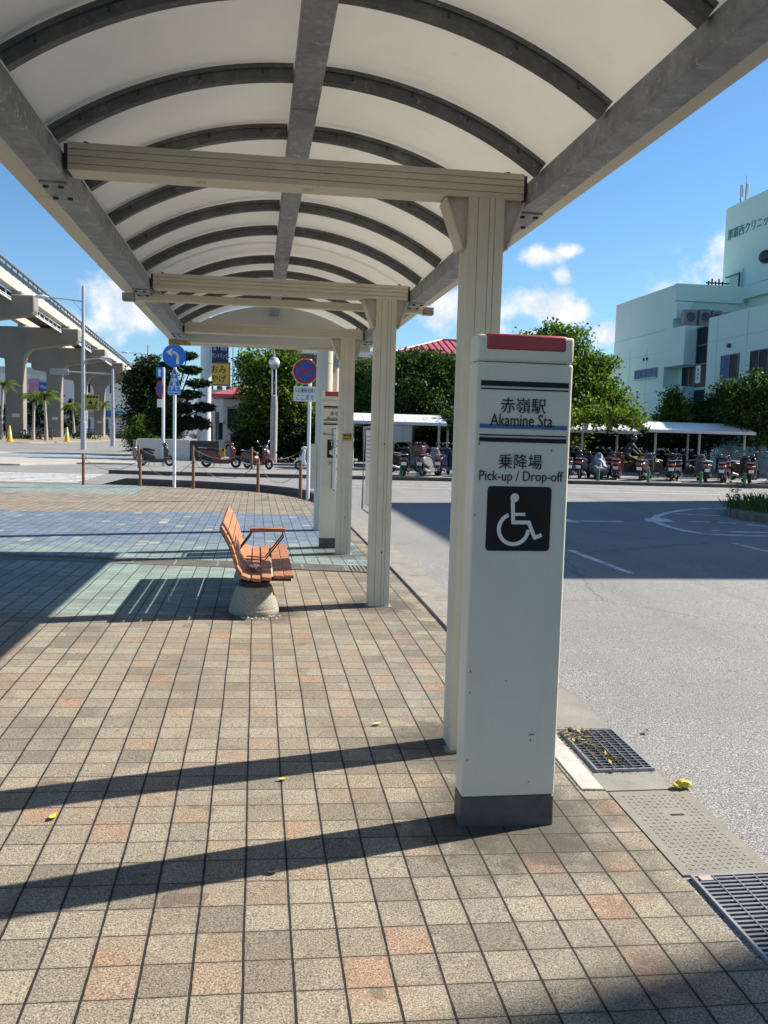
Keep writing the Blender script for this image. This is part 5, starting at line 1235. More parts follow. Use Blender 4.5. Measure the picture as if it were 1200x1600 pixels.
q = MB(); [q.box(31.9, 31.99, y, y+.16, 8.75, 8.98) for y in (70.0, 70.6)]; q.each('vent_hood', DARKM, cl)
# the letters on the tower
text('lettering', '那覇西クリニック', TEALL, (69.2, 62.55, 18.62, 19.42), 37.97, cl, '-x')
q = MB(); q.ell((37.9, 63.2, 16.2), (.5, .75, .5), 14, 8); q.build('lamp_hood', DARKM, cl, smooth=True)
q = MB(); q.tube([(37.9, 66.9, 15.6), (37.9, 66.9, 14.35), (37.9, 62, 14.5)], .05, 6); q.tube([(37.9, 66.4, 15.9), (37.9, 66.4, 14.45)], .05, 6); q.build('wall_pipe', MINTD, cl)
q = MB()
for k in range(5): q.box(36.2+.3*k, 36.3+.3*k, 68.6, 68.7, 14.26, 15.2+.2*(k % 2))
q.box(36.0, 38, 68.55, 68.65, 15.0, 15.1); q.box(37.6, 37.7, 66.4, 66.5, 14.26, 15.6); q.box(37.6, 37.7, 66.5, 68.5, 15.45, 15.55); q.build('roof_bracket', DARKM, cl)
def acunit(x, w_, d, h, label):
    a0 = thing('air_conditioner', label, 'air conditioner', (x+w_/2, 64.6, 10.9), 'air conditioners on the clinic ledge')
    q = MB(); q.box(x, x+w_, 64.2, 64.2+d, 10.98, 10.98+h); q.build('casing', pm('ac_case', (.25, .24, .22), .6, var=.08), a0, bevel=.03)
    q = MB(); q.box(x+.05, x+w_-.05, 64.25, 64.2+d-.05, 10.903, 10.978); q.build('feet', DARKM, a0)
    q = MB(); q.prism([(x+w_*.5+.36*math.cos(2*math.pi*k/22), 11.0+h*.52+.36*math.sin(2*math.pi*k/22)) for k in range(22)], 64.17, 64.195); f_ = q.build('fan_grille', DARKM, a0)
    q = MB(); [q.torus((x+w_*.5, 64.165, 11.0+h*.52), r_, .012, 18, 5) for r_ in (.12, .22, .32)]; q.build('fan_ring', GREYM, f_)
acunit(32.1, 1.05, .5, 1.15, 'squat air conditioner with round fan at the left end of the clinic ledge')
acunit(33.35, .9, .5, 1.25, 'second air conditioner from the left on the clinic ledge'); acunit(34.4, .8, .5, 1.2, 'third air conditioner from the left on the clinic ledge'); acunit(35.5, 1.0, .5, 1.1, 'rightmost air conditioner on the clinic ledge')
an = thing('antenna', 'cluster of panel antennas on the far corner of the clinic tower roof', 'antenna', (38.6, 68.6, 21.3))
q = MB()
for dx, dy in ((0, 0), (.5, .1), (.25, -.4)): q.tube([(38.5+dx, 68.5+dy, 21.28), (38.5+dx, 68.5+dy, 22.9)], .05, 6)
q.tube([(38.75, 68.2, 21.28), (38.75, 68.2, 23.6)], .03, 6); q.build('mast', GREYM, an)
q = MB()
for dx, dy in ((0, 0), (.5, .1), (.25, -.4)): q.box(38.42+dx, 38.62+dx, 68.3+dy, 68.44+dy, 21.9, 22.9)
q.build('panel', WALLG, an, bevel=.03)
an = tag(MB().tube([(38.6, 63.6, 21.28), (38.6, 63.6, 23.6), (38.6, 63.6, 26.0)], [.10, .07, .05], 6).build("lightning_rod", pm('rod_red', (.22, .12, .12), .5)), 'tall thin lightning rod on the clinic tower roof', 'antenna')

# ================================================================== MONORAIL
def gx(y): return -24.4-(y-90)*.0495
for k in range(7):
    Y = 98.4+31.2*k if k else 98.4; Y = 98.4+31.2*k
    xr = gx(Y)+1.75
    pr_ = thing('monorail_pier', ['concrete monorail pier nearest the viewer, only its arm showing at the left edge', 'first full concrete monorail pier from the left, beside the big palm', 'second full monorail pier from the left, behind the double-armed lamp', 'third full monorail pier from the left, right of the yellow lamp sign', 'fourth full monorail pier from the left, behind the grey signal pole', 'fifth full monorail pier, just left of the dark trees', 'farthest monorail pier, mostly hidden by the dark trees'][k], 'pier', (xr-10, Y, 0), 'concrete piers of the monorail')
    cxl, cxr = xr-9.75, xr-7.35
    q = MB()
    tp, te = 15.5, 13.6
    right = [(cxr, 9.6)]+[(cxr+1.7-1.7*math.cos(a), 10.3+2.3*math.sin(a)) for a in [R(10*j) for j in range(1, 10)]]+[(xr-.35, te-.1), (xr, te+.35), (xr, tp)]
    left = [(xr-18.2, tp), (xr-18.2, te+.35), (xr-17.8, te-.1)]+[(cxl-1.7+1.7*math.cos(a), 10.3+2.3*math.sin(a)) for a in [R(90-10*j) for j in range(0, 9)]]+[(cxl, 9.6)]
    q.prism([(cxl, -.1), (cxr, -.1)]+right+left, Y-1.0, Y+1.0, 'y'); q.build('pier_body', PIERC, pr_, bevel=.12)
    q = MB(); q.box(cxl+.9, cxl+1.9, Y-1.02, Y-1.003, 3.1, 3.6); q.build('number_plate', WALLG, pr_)
    q = MB(); [q.box(xr-1.9+dx, xr-.9+dx, Y-.6, Y+.6, tp+.004, tp+.38) for dx in (-.45, -6.2)]; q.each('bearing', GREYM, pr_)
for nm, off, lb in (('near', 0, 'monorail guideway beam on the sunlit near side, cream concrete with a service rail'), ('far', -5.6, 'monorail guideway beam on the far side, mostly hidden behind the near one')):
    gw = thing('guideway_beam', lb, 'monorail track', (gx(120)+off, 120, 15.9), 'monorail guideway')
    q = MB(); ys_ = [20+6*k for k in range(60)]
    for y in ys_:
        x = gx(y)+off
        for dx, z in ((-.85, 15.9), (0, 15.9), (0, 17.05), (-.85, 17.05)): q.v.append((x+dx, y, z))
    for i in range(len(ys_)-1):
        for k in range(4): q.f.append((4*i+k, 4*i+(k+1) % 4, 4*i+4+(k+1) % 4, 4*i+4+k))
    q.f.append((0, 1, 2, 3)); q.build('beam', BEAMC, gw, bevel=.05)
    q = MB()
    for dx, z in ((-.9, 18.7), (-.9, 18.2), (-.05, 17.3), (-.9, 17.6)): q.tube([(gx(y)+off+dx, y, z) for y in ys_], .10, 5)
    for k in range(120): y = 24+2.8*k; q.box(gx(y)+off-.95, gx(y)+off-.85, y-.05, y+.05, 17.0, 18.75)
    q.build('power_rail', DARKM, gw)
    q = MB(); q.tube([(gx(y)+off-.95, y, 18.95) for y in ys_], .10, 5); q.build('hand_rail', GREYM, gw)
cw = thing('service_walkway', 'dark service walkway with white railing slung beneath the monorail track', 'walkway', (gx(120)-1.9, 120, 15.2))
q = MB()
for i in range(len(ys_)-1):
    y0_, y1_ = ys_[i], ys_[i+1]; b_ = len(q.v)
    for y in (y0_, y1_):
        for dx, z in ((-3.6, 15.66), (-.9, 15.66), (-.9, 15.84), (-3.6, 15.84)): q.v.append((gx(y)+dx, y, z))
    for k in range(4): q.f.append((b_+k, b_+(k+1) % 4, b_+4+(k+1) % 4, b_+4+k))
q.build('deck', DARKM, cw)
q = MB()
for y in ys_: q.box(gx(y)-.62, gx(y)-.54, y-.04, y+.04, 14.9, 15.88); q.box(gx(y+3)-.62, gx(y+3)-.54, y+2.96, y+3.04, 14.9, 15.88)
q.tube([(gx(y)-.58, y, 14.9) for y in ys_], .09, 6); q.tube([(gx(y)-.58, y, 15.15) for y in ys_], .04, 6); q.build('railing', WHITEP, cw)

# shop block behind the piers
cs = thing('shopping_centre', 'long white shopping building with posters behind the monorail piers', 'building', (-45, 242, 0))
q = MB(); q.box(-95, -26, 240, 290, 0, 16.5); q.build('wall', WALLW, cs); q = MB(); q.box(-95.5, -25.5, 239.3, 239.98, 15.3, 16.9); q.build('parapet', WALLG, cs)
q = MB(); q.box(-95, -26, 239.5, 239.95, 4.6, 6.2); q.build('canopy_band', pm('band_grey', (.30, .31, .33), .6), cs)
def poster(x0, x1, z0, z1, col, nm): q = MB(); q.box(x0, x1, 239.2, 239.4, z0, z1); return q.build('poster', pm(nm, col, .6, var=.35, vs=.9), cs)
poster(-58.2, -55.6, 9.0, 14.0, (.50, .22, .36), 'pink_poster'); p_ = poster(-55.3, -50.3, 9.6, 13.2, (.02, .09, .40), 'blue_poster'); text('lettering', "Men's", WHITEV, (-55.1, -53.2, 11.6, 12.6), 239.1, p_)
poster(-55.3, -50.3, 7.6, 9.3, (.50, .06, .03), 'red_poster'); poster(-40.5, -34.5, 4.9, 6.4, (.02, .10, .40), 'blue_fascia')
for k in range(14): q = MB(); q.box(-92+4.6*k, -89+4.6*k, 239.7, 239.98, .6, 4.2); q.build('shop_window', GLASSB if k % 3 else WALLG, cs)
for k in range(6): q = MB(); q.box(-44+3*k, -43+3*k, 239.8, 239.99, 11.0, 13.2); q.build('window', GLASS, cs)
tb_ = thing('apartment_block', 'white apartment block with a red canopy far down the street under the monorail', 'building', (-30, 300, 0))
q = MB(); q.box(-34, -14, 300, 320, 0, 14); q.build('wall', WALLW, tb_); q = MB(); [q.box(-33+3.2*k, -31.2+3.2*k, 299.8, 299.99, 3+3.2*j, 4.8+3.2*j) for k in range(6) for j in range(3)]; q.build('windows', GLASS, tb_); q = MB(); q.box(-33, -24, 298.5, 299.9, 2.6, 3.2); q.build('red_canopy', ROOFR, tb_)

# palms along the verge
def palm(h, seed, nf=17):
    r = random.Random(seed); p0 = thing('palm_tree', 'x', 'palm tree')
    q = MB(); q.tube([(0, 0, -.1), (.05, 0, h*.4), (.15, .05, h*.75), (.2, .1, h)], [.26, .18, .15, .17], 10); q.build('trunk', BARKP, p0, smooth=True)
    q = MB(); q.tube([(.2, .1, h-.1), (.2, .1, h+.9)], [.17, .06], 8); q.build('crownshaft', LEAF_B, p0, smooth=True)
    q = MB()
    for k in range(nf):
        a = 2*math.pi*k/nf+r.uniform(-.2, .2); up_ = r.uniform(.2, 1.25); L_ = r.uniform(1.9, 2.7)
        pts = []
        for i in range(9):
            t = i/8; rad = L_*t*math.cos(up_*(1-t*.4)); z = L_*(math.sin(up_)*t-.75*t*t)
            pts.append(Vector((.2+rad*math.cos(a), .1+rad*math.sin(a), h+.6+z)))
        q.tube(pts, [.03*(1-.09*i) for i in range(9)], 4, False)
        for i in range(1, 32):
            t = i/32; f = t*8; j = min(int(f), 7); c = pts[j].lerp(pts[j+1], f-j); d = (pts[j+1]-pts[j]).normalized(); s_ = d.cross(Vector((0, 0, 1))).normalized()
            ll = .62*math.sin(math.pi*min(1, t*.9+.1))**.6
            for sg in (-1, 1):
                tip = c+(s_*sg*.8+d*.45-Vector((0, 0, .35+r.uniform(0, .25)))).normalized()*ll
                q.add([c-d*.035, c+d*.035, tip], [(0, 1, 2)])
    q.build('fronds', LEAF_P, p0)
    return p0
pa, pb = palm(6.4, 1), palm(4.7, 4)
pls = [(pa, -32.3, 119, 1.0, 0, 'big palm at the left edge, in front of the first full pier'), (pb, -28.9, 121, 1.05, .7, 'slender palm between the first and second piers, left of a pair'), (pb, -26.8, 119, 1.1, 2.1, 'slender palm between the first and second piers, right of a pair'), (pb, -29.6, 151, 1.0, 3.0, 'palm behind the double-armed lamp post'), (pb, -31.5, 190, 1.25, 1.2, 'palm between the third and fourth piers'), (pb, -27.0, 186, .85, 4.1, 'short yellowish palm left of the grey signal pole'), (pb, -27.6, 215, 1.1, 5.0, 'palm between the last piers, left of the dark trees')]
usedp = set()
for p0, x, y, sc, rz, lb in pls:
    o = p0 if id(p0) not in usedp else copy_tree(p0); usedp.add(id(p0)); place(o, (x, y, .1), rz, sc, lb, 'palms along the monorail verge')
# yellow markers, rails and shrubs on the verge
c0 = thing('marker_cone', 'x', 'traffic cone')
q = MB(); q.lathe([(.42, 0), (.42, .10), (.30, .12), (.10, 1.75), (.06, 1.8), (0, 1.8)], (0, 0, 0), 16); q.build('cone', CONEY, c0, smooth=True)
q = MB(); q.lathe([(.235, .75), (.165, 1.25)], (0, 0, 0), 16); q.build('band', pm('cone_band', (.75, .66, .35), .5), c0, smooth=True)
for k, (x, y, lb) in enumerate([(-27.6, 105, 'yellow cone at the kerb in front of the first full pier'), (-22.8, 112, 'yellow cone at the kerb between the first and second piers'), (-25.2, 160, 'yellow cone at the foot of the second full pier'), (-25.4, 186, 'yellow cone at the foot of the third full pier'), (-24.6, 215, 'yellow cone near the grey signal pole'), (-24.3, 245, 'yellow cone farthest down the kerb, by the dark hedge')]):
    o = c0 if k == 0 else copy_tree(c0); place(o, (x, y, .12), 0, 1.0 if k < 2 else .9, lb, 'yellow cones along the verge')
def railf(x0, x1, y, label):
    r0 = thing('low_fence', label, 'fence', (x0, y, .1), 'low brown rail fences on the verge')
    n_ = max(2, int((x1-x0)/1.1))
    for k in range(n_+1): q = MB(); x = x0+(x1-x0)*k/n_; q.lathe([(.09, .05), (.09, 1.75)], (x, y, 0), 8); q.build('post', LOG, r0)
    q = MB(); [q.tube([(x0-.1, y, z), (x1+.1, y, z)], .07, 6) for z in (.7, 1.2, 1.65)]; q.build('rail', LOG, r0)
railf(-30.0, -27.2, 124, 'low brown rail fence between the first and second full piers'); railf(-30.5, -27.0, 155, 'low brown rail fence between the second and third full piers'); railf(-30.0, -26.6, 188, 'low brown rail fence between the third and fourth full piers'); railf(-30.5, -27, 220, 'low brown rail fence between the last piers')

# ================================================================== TREES
def foliage(lobes, n, size, seed, clump=13, spread=.25, up=.35, elong=1.5, stray=.22):
    """leaf-sized faces gathered in clumps through each lobe, denser near its skin"""
    r = np.random.default_rng(seed); vol = np.array([l[3]*l[4]*l[5] for l in lobes])**.75; vol = vol/vol.sum()
    P = []
    for l, f in zip(lobes, vol):
        k = max(3, int(n*f/clump)); d = r.normal(size=(k, 3)); d /= np.linalg.norm(d, axis=1)[:, None]
        rad = r.uniform(.12, 1.0, k)**.5*(1+stray*r.normal(size=k)*(r.random(k) < .4))
        c = np.array(l[:3])+d*rad[:, None]*np.array(l[3:6])
        c = np.repeat(c, clump, 0)+r.normal(size=(k*clump, 3))*spread*np.array([1, 1, .7]); P.append(c)
    P = np.concatenate(P); N = len(P)
    nrm = r.normal(size=(N, 3)); nrm[:, 2] += up*2; nrm /= np.linalg.norm(nrm, axis=1)[:, None]
    t = np.cross(nrm, r.normal(size=(N, 3))); t /= np.linalg.norm(t, axis=1)[:, None]; b_ = np.cross(nrm, t)
    s_ = size*r.uniform(.6, 1.35, N)[:, None]
    V = np.stack([P-t*s_*elong*.5, P+b_*s_*.5+nrm*s_*.08, P+t*s_*elong*.5-nrm*s_*.12, P-b_*s_*.5+nrm*s_*.08], 1).reshape(-1, 3)
    return V, N
def leaves(name, V, N, mat, parent):
    off = np.array(parent.location) if parent is not None else 0
    me = bpy.data.meshes.new(name); me.vertices.add(4*N); me.vertices.foreach_set('co', (V-off).astype(np.float32).ravel())
    me.loops.add(4*N); me.loops.foreach_set('vertex_index', np.arange(4*N, dtype=np.int32)); me.polygons.add(N)
    me.polygons.foreach_set('loop_start', np.arange(0, 4*N, 4, dtype=np.int32)); me.update(); me.validate(); me.materials.append(mat)
    o = bpy.data.objects.new(name, me); COL.objects.link(o)
    if parent is not None: o.parent = parent
    return o
def tree(name, label, base, lobes, n, size, mat, seed, trunk_r=.16, limbs=True, cat='tree', group=None, **k):
    t0 = thing(name, label, cat, base, group); r = random.Random(seed)
    L = [(base[0]+l[0], base[1]+l[1], l[2], l[3], l[4], l[5]) for l in lobes]
    V, N = foliage(L, n, size, seed, **k); leaves('crown', V, N, mat, t0)
    zt = min(l[2] for l in L); top = max(l[2] for l in L)
    q = MB(); B = Vector(base)
    q.tube([B-Vector((0, 0, .1)), B+Vector((r.uniform(-.1, .1), 0, (zt-base[2])*.5)), Vector((base[0]+r.uniform(-.2, .2), base[1], zt)), Vector((base[0]+r.uniform(-.3, .3), base[1], (zt+top)/2+.3))], [trunk_r, trunk_r*.8, trunk_r*.65, trunk_r*.25], 9)
    if limbs:
        for l in L:
            s_ = Vector((base[0], base[1], max(base[2]+.6, zt-.4+r.uniform(-.3, .3)))); e = Vector(l[:3]); mid = s_.lerp(e, .5)+Vector((0, 0, .2)); q.tube([s_, mid, e, e+Vector((r.uniform(-.6, .6), r.uniform(-.6, .6), l[5]*.7))], [trunk_r*.5, trunk_r*.35, trunk_r*.2, .01], 6)
    q.build('trunk', BARK, t0, smooth=True); return t0
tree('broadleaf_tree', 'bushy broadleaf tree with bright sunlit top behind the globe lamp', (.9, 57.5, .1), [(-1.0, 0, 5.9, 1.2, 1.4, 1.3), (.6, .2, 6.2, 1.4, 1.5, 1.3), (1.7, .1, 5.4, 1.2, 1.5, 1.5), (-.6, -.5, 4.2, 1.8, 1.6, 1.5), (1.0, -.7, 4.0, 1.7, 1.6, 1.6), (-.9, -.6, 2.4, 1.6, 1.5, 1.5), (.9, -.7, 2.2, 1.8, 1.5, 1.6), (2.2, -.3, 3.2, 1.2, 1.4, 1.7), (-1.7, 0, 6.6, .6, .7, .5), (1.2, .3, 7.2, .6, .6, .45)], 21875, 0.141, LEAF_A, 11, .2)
tree('broadleaf_tree', 'green tree seen between the second and third shelter columns', (7.2, 60.5, .1), [(-.3, 0, 6.0, 1.5, 1.4, 1.2), (.8, .2, 5.2, 1.4, 1.4, 1.3), (-1.3, 0, 4.8, 1.3, 1.3, 1.4), (0, 0, 3.5, 2.2, 1.6, 1.4), (.2, 0, 2.0, 2.2, 1.6, 1.3)], 14000, 0.144, LEAF_B, 12, .16)
tree('broadleaf_tree', 'dense dark-green tree over the left parking shelter, under the red roof', (9.2, 52.0, .1), [(-1.4, .3, 5.6, 1.3, 1.5, 1.2), (.2, .3, 6.2, 1.2, 1.5, 1.0), (1.5, .2, 5.8, 1.3, 1.5, 1.2), (-2.0, 0, 4.2, 1.3, 1.5, 1.3), (0, -.3, 4.5, 1.8, 1.7, 1.4), (2.0, 0, 4.2, 1.5, 1.5, 1.4), (1.2, -1.8, 3.3, 1.2, 1.0, .9), (-.5, .9, 3.0, 2.6, 1.3, 1.0), (3.2, .2, 3.0, 1.2, 1.2, 1.2), (-1.1, .2, 6.4, .6, .7, .5), (1.1, .2, 6.7, .6, .7, .4), (2.6, .3, 6.3, .7, .8, .6), (1.3, -5.3, 3.0, 1.0, .7, .6), (3.4, -3.5, 4.3, 1.2, 1.2, .7)], 26250, 0.125, LEAF_B, 13, .22)  # last lobe is added to throw shade on the shelter roof
tree('broadleaf_tree', 'darker tree half hidden by the near shelter column and sign pillar', (13.3, 53.5, .1), [(-.5, 0, 5.2, 1.6, 1.5, 1.4), (1.0, 0, 4.6, 1.6, 1.5, 1.4), (-1.0, 0, 3.4, 1.6, 1.5, 1.2), (.8, 0, 2.8, 1.9, 1.5, 1.2), (0, .4, 6.2, 1.0, 1.0, .7)], 15750, 0.137, LEAF_B, 14, .18)
tree('broadleaf_tree', 'large bright sunlit tree rising behind the sign pillar', (18.2, 51.2, .1), [(-1.6, .4, 7.6, 1.5, 1.4, 1.0), (.3, .3, 7.9, 1.4, 1.4, .9), (-2.2, .2, 6.2, 1.6, 1.6, 1.4), (.2, 0, 6.4, 1.8, 1.7, 1.3), (1.9, .2, 6.2, 1.3, 1.5, 1.2), (-1.2, -.3, 4.8, 1.9, 1.7, 1.4), (1.0, -.6, 4.7, 1.9, 1.7, 1.4), (2.8, -.1, 4.5, 1.4, 1.5, 1.2), (.5, -1.6, 3.5, 2.0, 1.2, .9), (3.6, -.6, 3.5, 1.2, 1.2, .8), (2.3, -1.6, 3.4, 1.2, 1.0, .8), (-.6, .9, 2.4, 2.6, 1.3, 1.2), (-.8, .3, 8.5, .7, .8, .5), (2.9, .1, 6.6, .5, .6, .4), (-1.6, -5.2, 3.2, 1.3, .8, .6), (.4, -5.4, 3.3, 1.3, .8, .6), (1.9, -5.2, 3.2, 1.1, .8, .55)], 28875, 0.141, LEAF_A, 15, .24)
tree('broadleaf_tree', 'small light-green conical tree in front of the clinic', (27.3, 55.5, .1), [(0, 0, 5.0, .55, .55, .8), (.1, 0, 4.2, .85, .8, .7), (-.5, 0, 3.3, .9, .9, .7), (.55, 0, 3.2, 1.0, .9, .8), (-.2, 0, 2.2, 1.3, 1.1, .8)], 8050, 0.122, LEAF_A, 16, .11)
tree('broadleaf_tree', 'low dark-green tree between the conical tree and the right-hand tree', (30.8, 57.0, .1), [(-1.1, 0, 3.9, 1.2, 1.1, 1.0), (.5, 0, 4.6, 1.0, 1.1, .9), (1.2, 0, 3.8, 1.2, 1.1, 1.0), (-.4, 0, 2.6, 1.8, 1.2, 1.0), (-2.6, 0, 3.0, .9, .9, .8)], 11375, 0.129, LEAF_B, 17, .13)
tree('broadleaf_tree', 'broad tree with light tips at the right edge in front of the clinic', (28.6, 47.2, .1), [(-1.6, 0, 4.9, 1.1, 1.1, .7), (-.2, 0, 5.3, 1.2, 1.2, .8), (1.2, 0, 5.2, 1.3, 1.2, 1.0), (-1.2, .1, 3.8, 1.3, 1.3, 1.0), (.7, 0, 3.9, 1.8, 1.4, 1.2), (2.2, 0, 4.3, 1.5, 1.3, 1.3), (-.3, .2, 2.7, 1.6, 1.3, .8), (1.8, .2, 2.6, 1.6, 1.3, .9), (-2.3, -.1, 5.1, .5, .5, .3)], 19250, 0.129, LEAF_B, 18, .18)
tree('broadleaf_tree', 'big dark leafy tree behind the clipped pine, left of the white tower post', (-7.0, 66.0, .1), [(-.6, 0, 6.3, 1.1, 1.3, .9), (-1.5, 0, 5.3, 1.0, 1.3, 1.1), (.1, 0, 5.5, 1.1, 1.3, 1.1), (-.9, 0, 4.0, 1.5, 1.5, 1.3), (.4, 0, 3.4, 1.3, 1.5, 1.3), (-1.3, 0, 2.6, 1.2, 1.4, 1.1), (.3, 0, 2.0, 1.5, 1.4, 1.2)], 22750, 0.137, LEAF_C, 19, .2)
# clipped cloud pine: separate flat pads on bare limbs
pads = [(.95, 0, 6.55, .72, .7, .26), (1.15, -.1, 5.68, .74, .7, .28), (1.65, 0, 4.90, .80, .7, .28), (1.15, -.3, 4.15, .85, .7, .30), (2.0, 0, 3.42, .76, .7, .30), (.6, -.2, 3.3, .9, .8, .32), (-.25, 0, 4.95, .78, .7, .29), (-.6, 0, 3.85, .78, .7, .30), (.05, 0, 5.95, .72, .65, .27), (.25, 0, 6.85, .5, .5, .22), (1.4, -.3, 2.40, 1.1, .8, .46), (-.35, -.4, 2.20, 1.35, 1.0, .72), (-1.0, -.2, 2.95, .6, .6, .28)]
tree('clipped_pine', 'cloud-pruned dark pine with separate rounded pads above the white planter wall', (-5.3, 56.8, .1), pads, 30000, .085, leaf_material('pine_needles', (.012, .030, .012), (.05, .085, .028), .1), 20, .17, clump=12, spread=.055, up=.9, elong=2.2, stray=.04)
t0 = tree('hedge', 'light-green rounded shrub hedge at the left of the planter wall', (-7.9, 62.5, .05), [(.3, 0, .9, .8, .9, .8), (-.3, .2, 1.4, .7, .9, .7), (.6, -.3, 1.8, .7, .8, .7), (.2, .4, 2.4, .6, .7, .5)], 9100, 0.099, LEAF_A, 21, .05, False, 'hedge')
hd = tree('hedge', 'long dark hedge added to fill the shade behind the parking row under the trees', (16, 54.8, .1), [(-12+1.5*k, .2*math.sin(k*2.1), 1.5+.25*math.sin(k*1.3), 1.1, .9, 1.5) for k in range(17)], 45500, 0.167, LEAF_C, 22, .05, False, 'hedge')  # hedge added so the shaded back of the row turns out dark
hd = tree('hedge', 'dark bushes around the foot of the globe lamp', (1.0, 55.6, .1), [(-1.6, 0, 1.2, 1.0, .7, 1.1), (-.2, .2, 1.4, 1.1, .7, 1.2), (1.2, 0, 1.3, 1.0, .7, 1.2), (2.6, .1, 1.2, 1.0, .7, 1.1), (3.9, .3, 1.4, 1.0, .7, 1.2)], 12250, 0.129, LEAF_C, 23, .05, False, 'hedge')
ft = tree('far_trees', 'dark mass of trees behind the big palm at the left edge', (-47, 165, .1), [(-24+3.4*k, 2*math.sin(k*1.7), 3.6+1.1*math.sin(k*2.3), 2.6, 2.4, 3.4) for k in range(12)], 14000, 0.380, LEAF_C, 24, .2, False, 'trees'); stuff(ft)
V, N = foliage([(-30.5+3.4*k, 128+17*k, .5, 2.2, 1.4, .7) for k in range(7)], 3500, .22, 25)
vs_ = tag(leaves('verge_shrubs', V, N, LEAF_C, None), 'low dark ground-cover shrubs along the foot of the monorail piers', 'shrubs'); stuff(vs_)

# ================================================================== UNSEEN BLOCKS ADDED BEYOND THE RIGHT EDGE (they throw the shade on road and pavement)
def offblock(name, label, x0, x1, y0, y1, h):
    b0 = thing(name, label, 'building', (x0, (y0+y1)/2, 0))
    q = MB(); q.box(x0, x1, y0, y1, -.05, h); q.build('wall', WALLW, b0)
    q = MB(); q.box(x0-.12, x1+.12, y0-.12, y1+.12, h+.002, h+.35); q.build('parapet', WALLG, b0)
    nfl = int(h/3.6); ny_ = int((y1-y0)/3)
    for f in range(nfl):
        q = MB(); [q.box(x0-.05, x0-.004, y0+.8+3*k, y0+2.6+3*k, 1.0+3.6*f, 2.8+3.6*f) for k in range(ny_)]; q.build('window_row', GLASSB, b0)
offblock('road_shade_block', 'unseen white block added beyond the right edge to shade the middle of the road', 23.6, 48, 17.7, 31.0, 16.7)
offblock('pavement_shade_block', 'unseen tall white block added beyond the right edge to shade the front of the pavement', 22, 45, -26, 9.0, 20.5)

# ================================================================== LITTER
def leaf(x, y, L_, wd, rz, mat, label, curl=.012):
    z = zg(x, y)+.013; q = MB(); N = 8
    for i in range(N+1):
        t = i/N; w_ = wd*math.sin(math.pi*t)**.8*(1-.25*t)+.0008; xx = (t-.5)*L_
        for s_, dz in ((-1, curl*.8), (0, 0), (1, curl*.8)): q.v.append((x+xx*math.cos(rz)-s_*w_*math.sin(rz), y+xx*math.sin(rz)+s_*w_*math.cos(rz), z+dz*math.sin(math.pi*t)+curl*(2*t-1)**2))
    for i in range(N):
        for k in range(2): q.f.append((3*i+k, 3*i+k+1, 3*i+4+k, 3*i+3+k))
    return tag(q.build('fallen_leaf', mat, smooth=True), label, 'leaf')
YL = pm('yellow_leaf', (.55, .42, .04), .6, var=.2, vs=30); YG = pm('yellow_green_leaf', (.48, .50, .10), .6, var=.2, vs=30); BR = pm('brown_leaf', (.16, .11, .07), .8, var=.3, vs=30)
leaf(.89, 6.1, .085, .021, .5, YG, 'yellow-green fallen leaf on the paving in the middle distance, in the open sun')
leaf(-1.04, 4.74, .075, .023, 1.2, YL, 'bright yellow fallen leaf near the left edge, between the two long shadows')
leaf(.19, 5.18, .07, .016, .3, YL, 'dull yellow fallen leaf lying in the shadow of the near column')
leaf(.11, 4.13, .07, .02, .2, BR, 'brown curled leaf beside the shadow of the sign pillar'); leaf(2.83, 5.9, .07, .02, .8, BR, 'small dark leaf lying on the asphalt at the right edge')
q = MB(); r_ = random.Random(31)
for k in range(90):
    x = 2.20+abs(r_.gauss(0, .09)); y = 5.99-abs(r_.gauss(0, .24)); z = zg(x, y)+.024+r_.uniform(0, .02); a = r_.uniform(0, 6.28); L_ = r_.uniform(.02, .075); w_ = r_.uniform(.004, .014)
    d = Vector((math.cos(a), math.sin(a), r_.uniform(-.25, .25)))*L_/2; n_ = Vector((-math.sin(a), math.cos(a), r_.uniform(-.4, .4)))*w_; c = Vector((x, y, z)); q.add([c-d, c+n_, c+d, c-n_], [(0, 1, 2, 3)])
for k in range(9):
    x = 2.22+.02*k; y = 5.85-.06*k; q.tube([(x, y, zg(x, y)+.026), (x+.09, y-.14, zg(x, y)+.03)], .0022, 4)
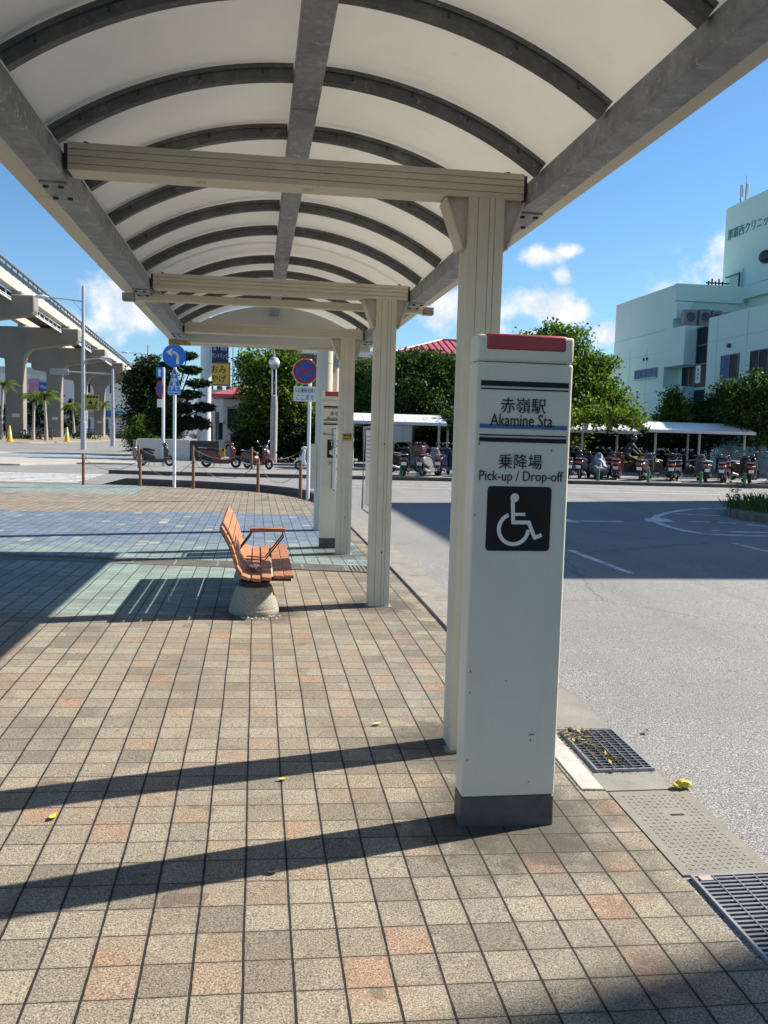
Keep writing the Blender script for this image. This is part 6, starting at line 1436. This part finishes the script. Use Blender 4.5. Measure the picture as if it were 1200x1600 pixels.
m_ = bpy.data.materials.new('leaf_litter'); m_.use_nodes = True; t = NT(m_.node_tree)
t.l.new(t.ramp(t.node('ShaderNodeNewGeometry').outputs['Random Per Island'], [(0, (.09, .06, .04)), (.5, (.17, .12, .07)), (.78, (.34, .26, .11)), (.90, (.52, .41, .05))], 'CONSTANT'), t.n['Principled BSDF'].inputs[0]); t.n['Principled BSDF'].inputs['Roughness'].default_value = .8
ll = tag(q.build('leaf_litter', m_), 'brown and yellow leaf litter caught on the corner of the drain grating', 'leaf litter'); stuff(ll)
# a yellow leaf curled up against the gutter edge
q = MB(); zz = zg(2.66, 5.0)
bm = bmesh.new(); bmesh.ops.create_icosphere(bm, subdivisions=3, radius=1); r_ = random.Random(8)
for v in bm.verts:
    k = 1+.16*math.sin(5*v.co.x+3*v.co.z)+r_.uniform(-.06, .06); v.co = Vector((v.co.x*.070*k, v.co.y*.042*k, (v.co.z*.026+.026)*k))
q.add([(2.655+v.co.x, 4.985+v.co.y*1.0+v.co.x*.25, zz+.008+v.co.z) for v in bm.verts], [tuple(v.index for v in f.verts) for f in bm.faces]); bm.free()
m_ = bpy.data.materials.new('overripe_fruit'); m_.use_nodes = True; t = NT(m_.node_tree); o_ = t.node('ShaderNodeTexCoord').outputs['Object']
t.l.new(t.ramp(t.noise(o_, 22, 4), [(.40, (.035, .03, .015)), (.50, (.50, .38, .02)), (.7, (.62, .50, .04))]), t.n['Principled BSDF'].inputs[0])
tag(q.build('squashed_fruit', m_, smooth=True), 'squashed yellow fruit with dark patches at the road edge beside the gutter cover', 'fruit')
# pebbles and cigarette-size debris by the bench foot
q = MB(); r_ = random.Random(40)
for k in range(26): x, y = .0+r_.gauss(0, .28), 9.35+r_.gauss(0, .10); s_ = r_.uniform(.006, .014); q.ell((x, y, zg(x, y)+.008), (s_, s_*1.3, s_*.6), 6, 4)
gv = tag(q.build('loose_grit', pm('pale_grit', (.55, .53, .48), .8)), 'pale loose grit scattered beside the near bench foot', 'grit'); stuff(gv)
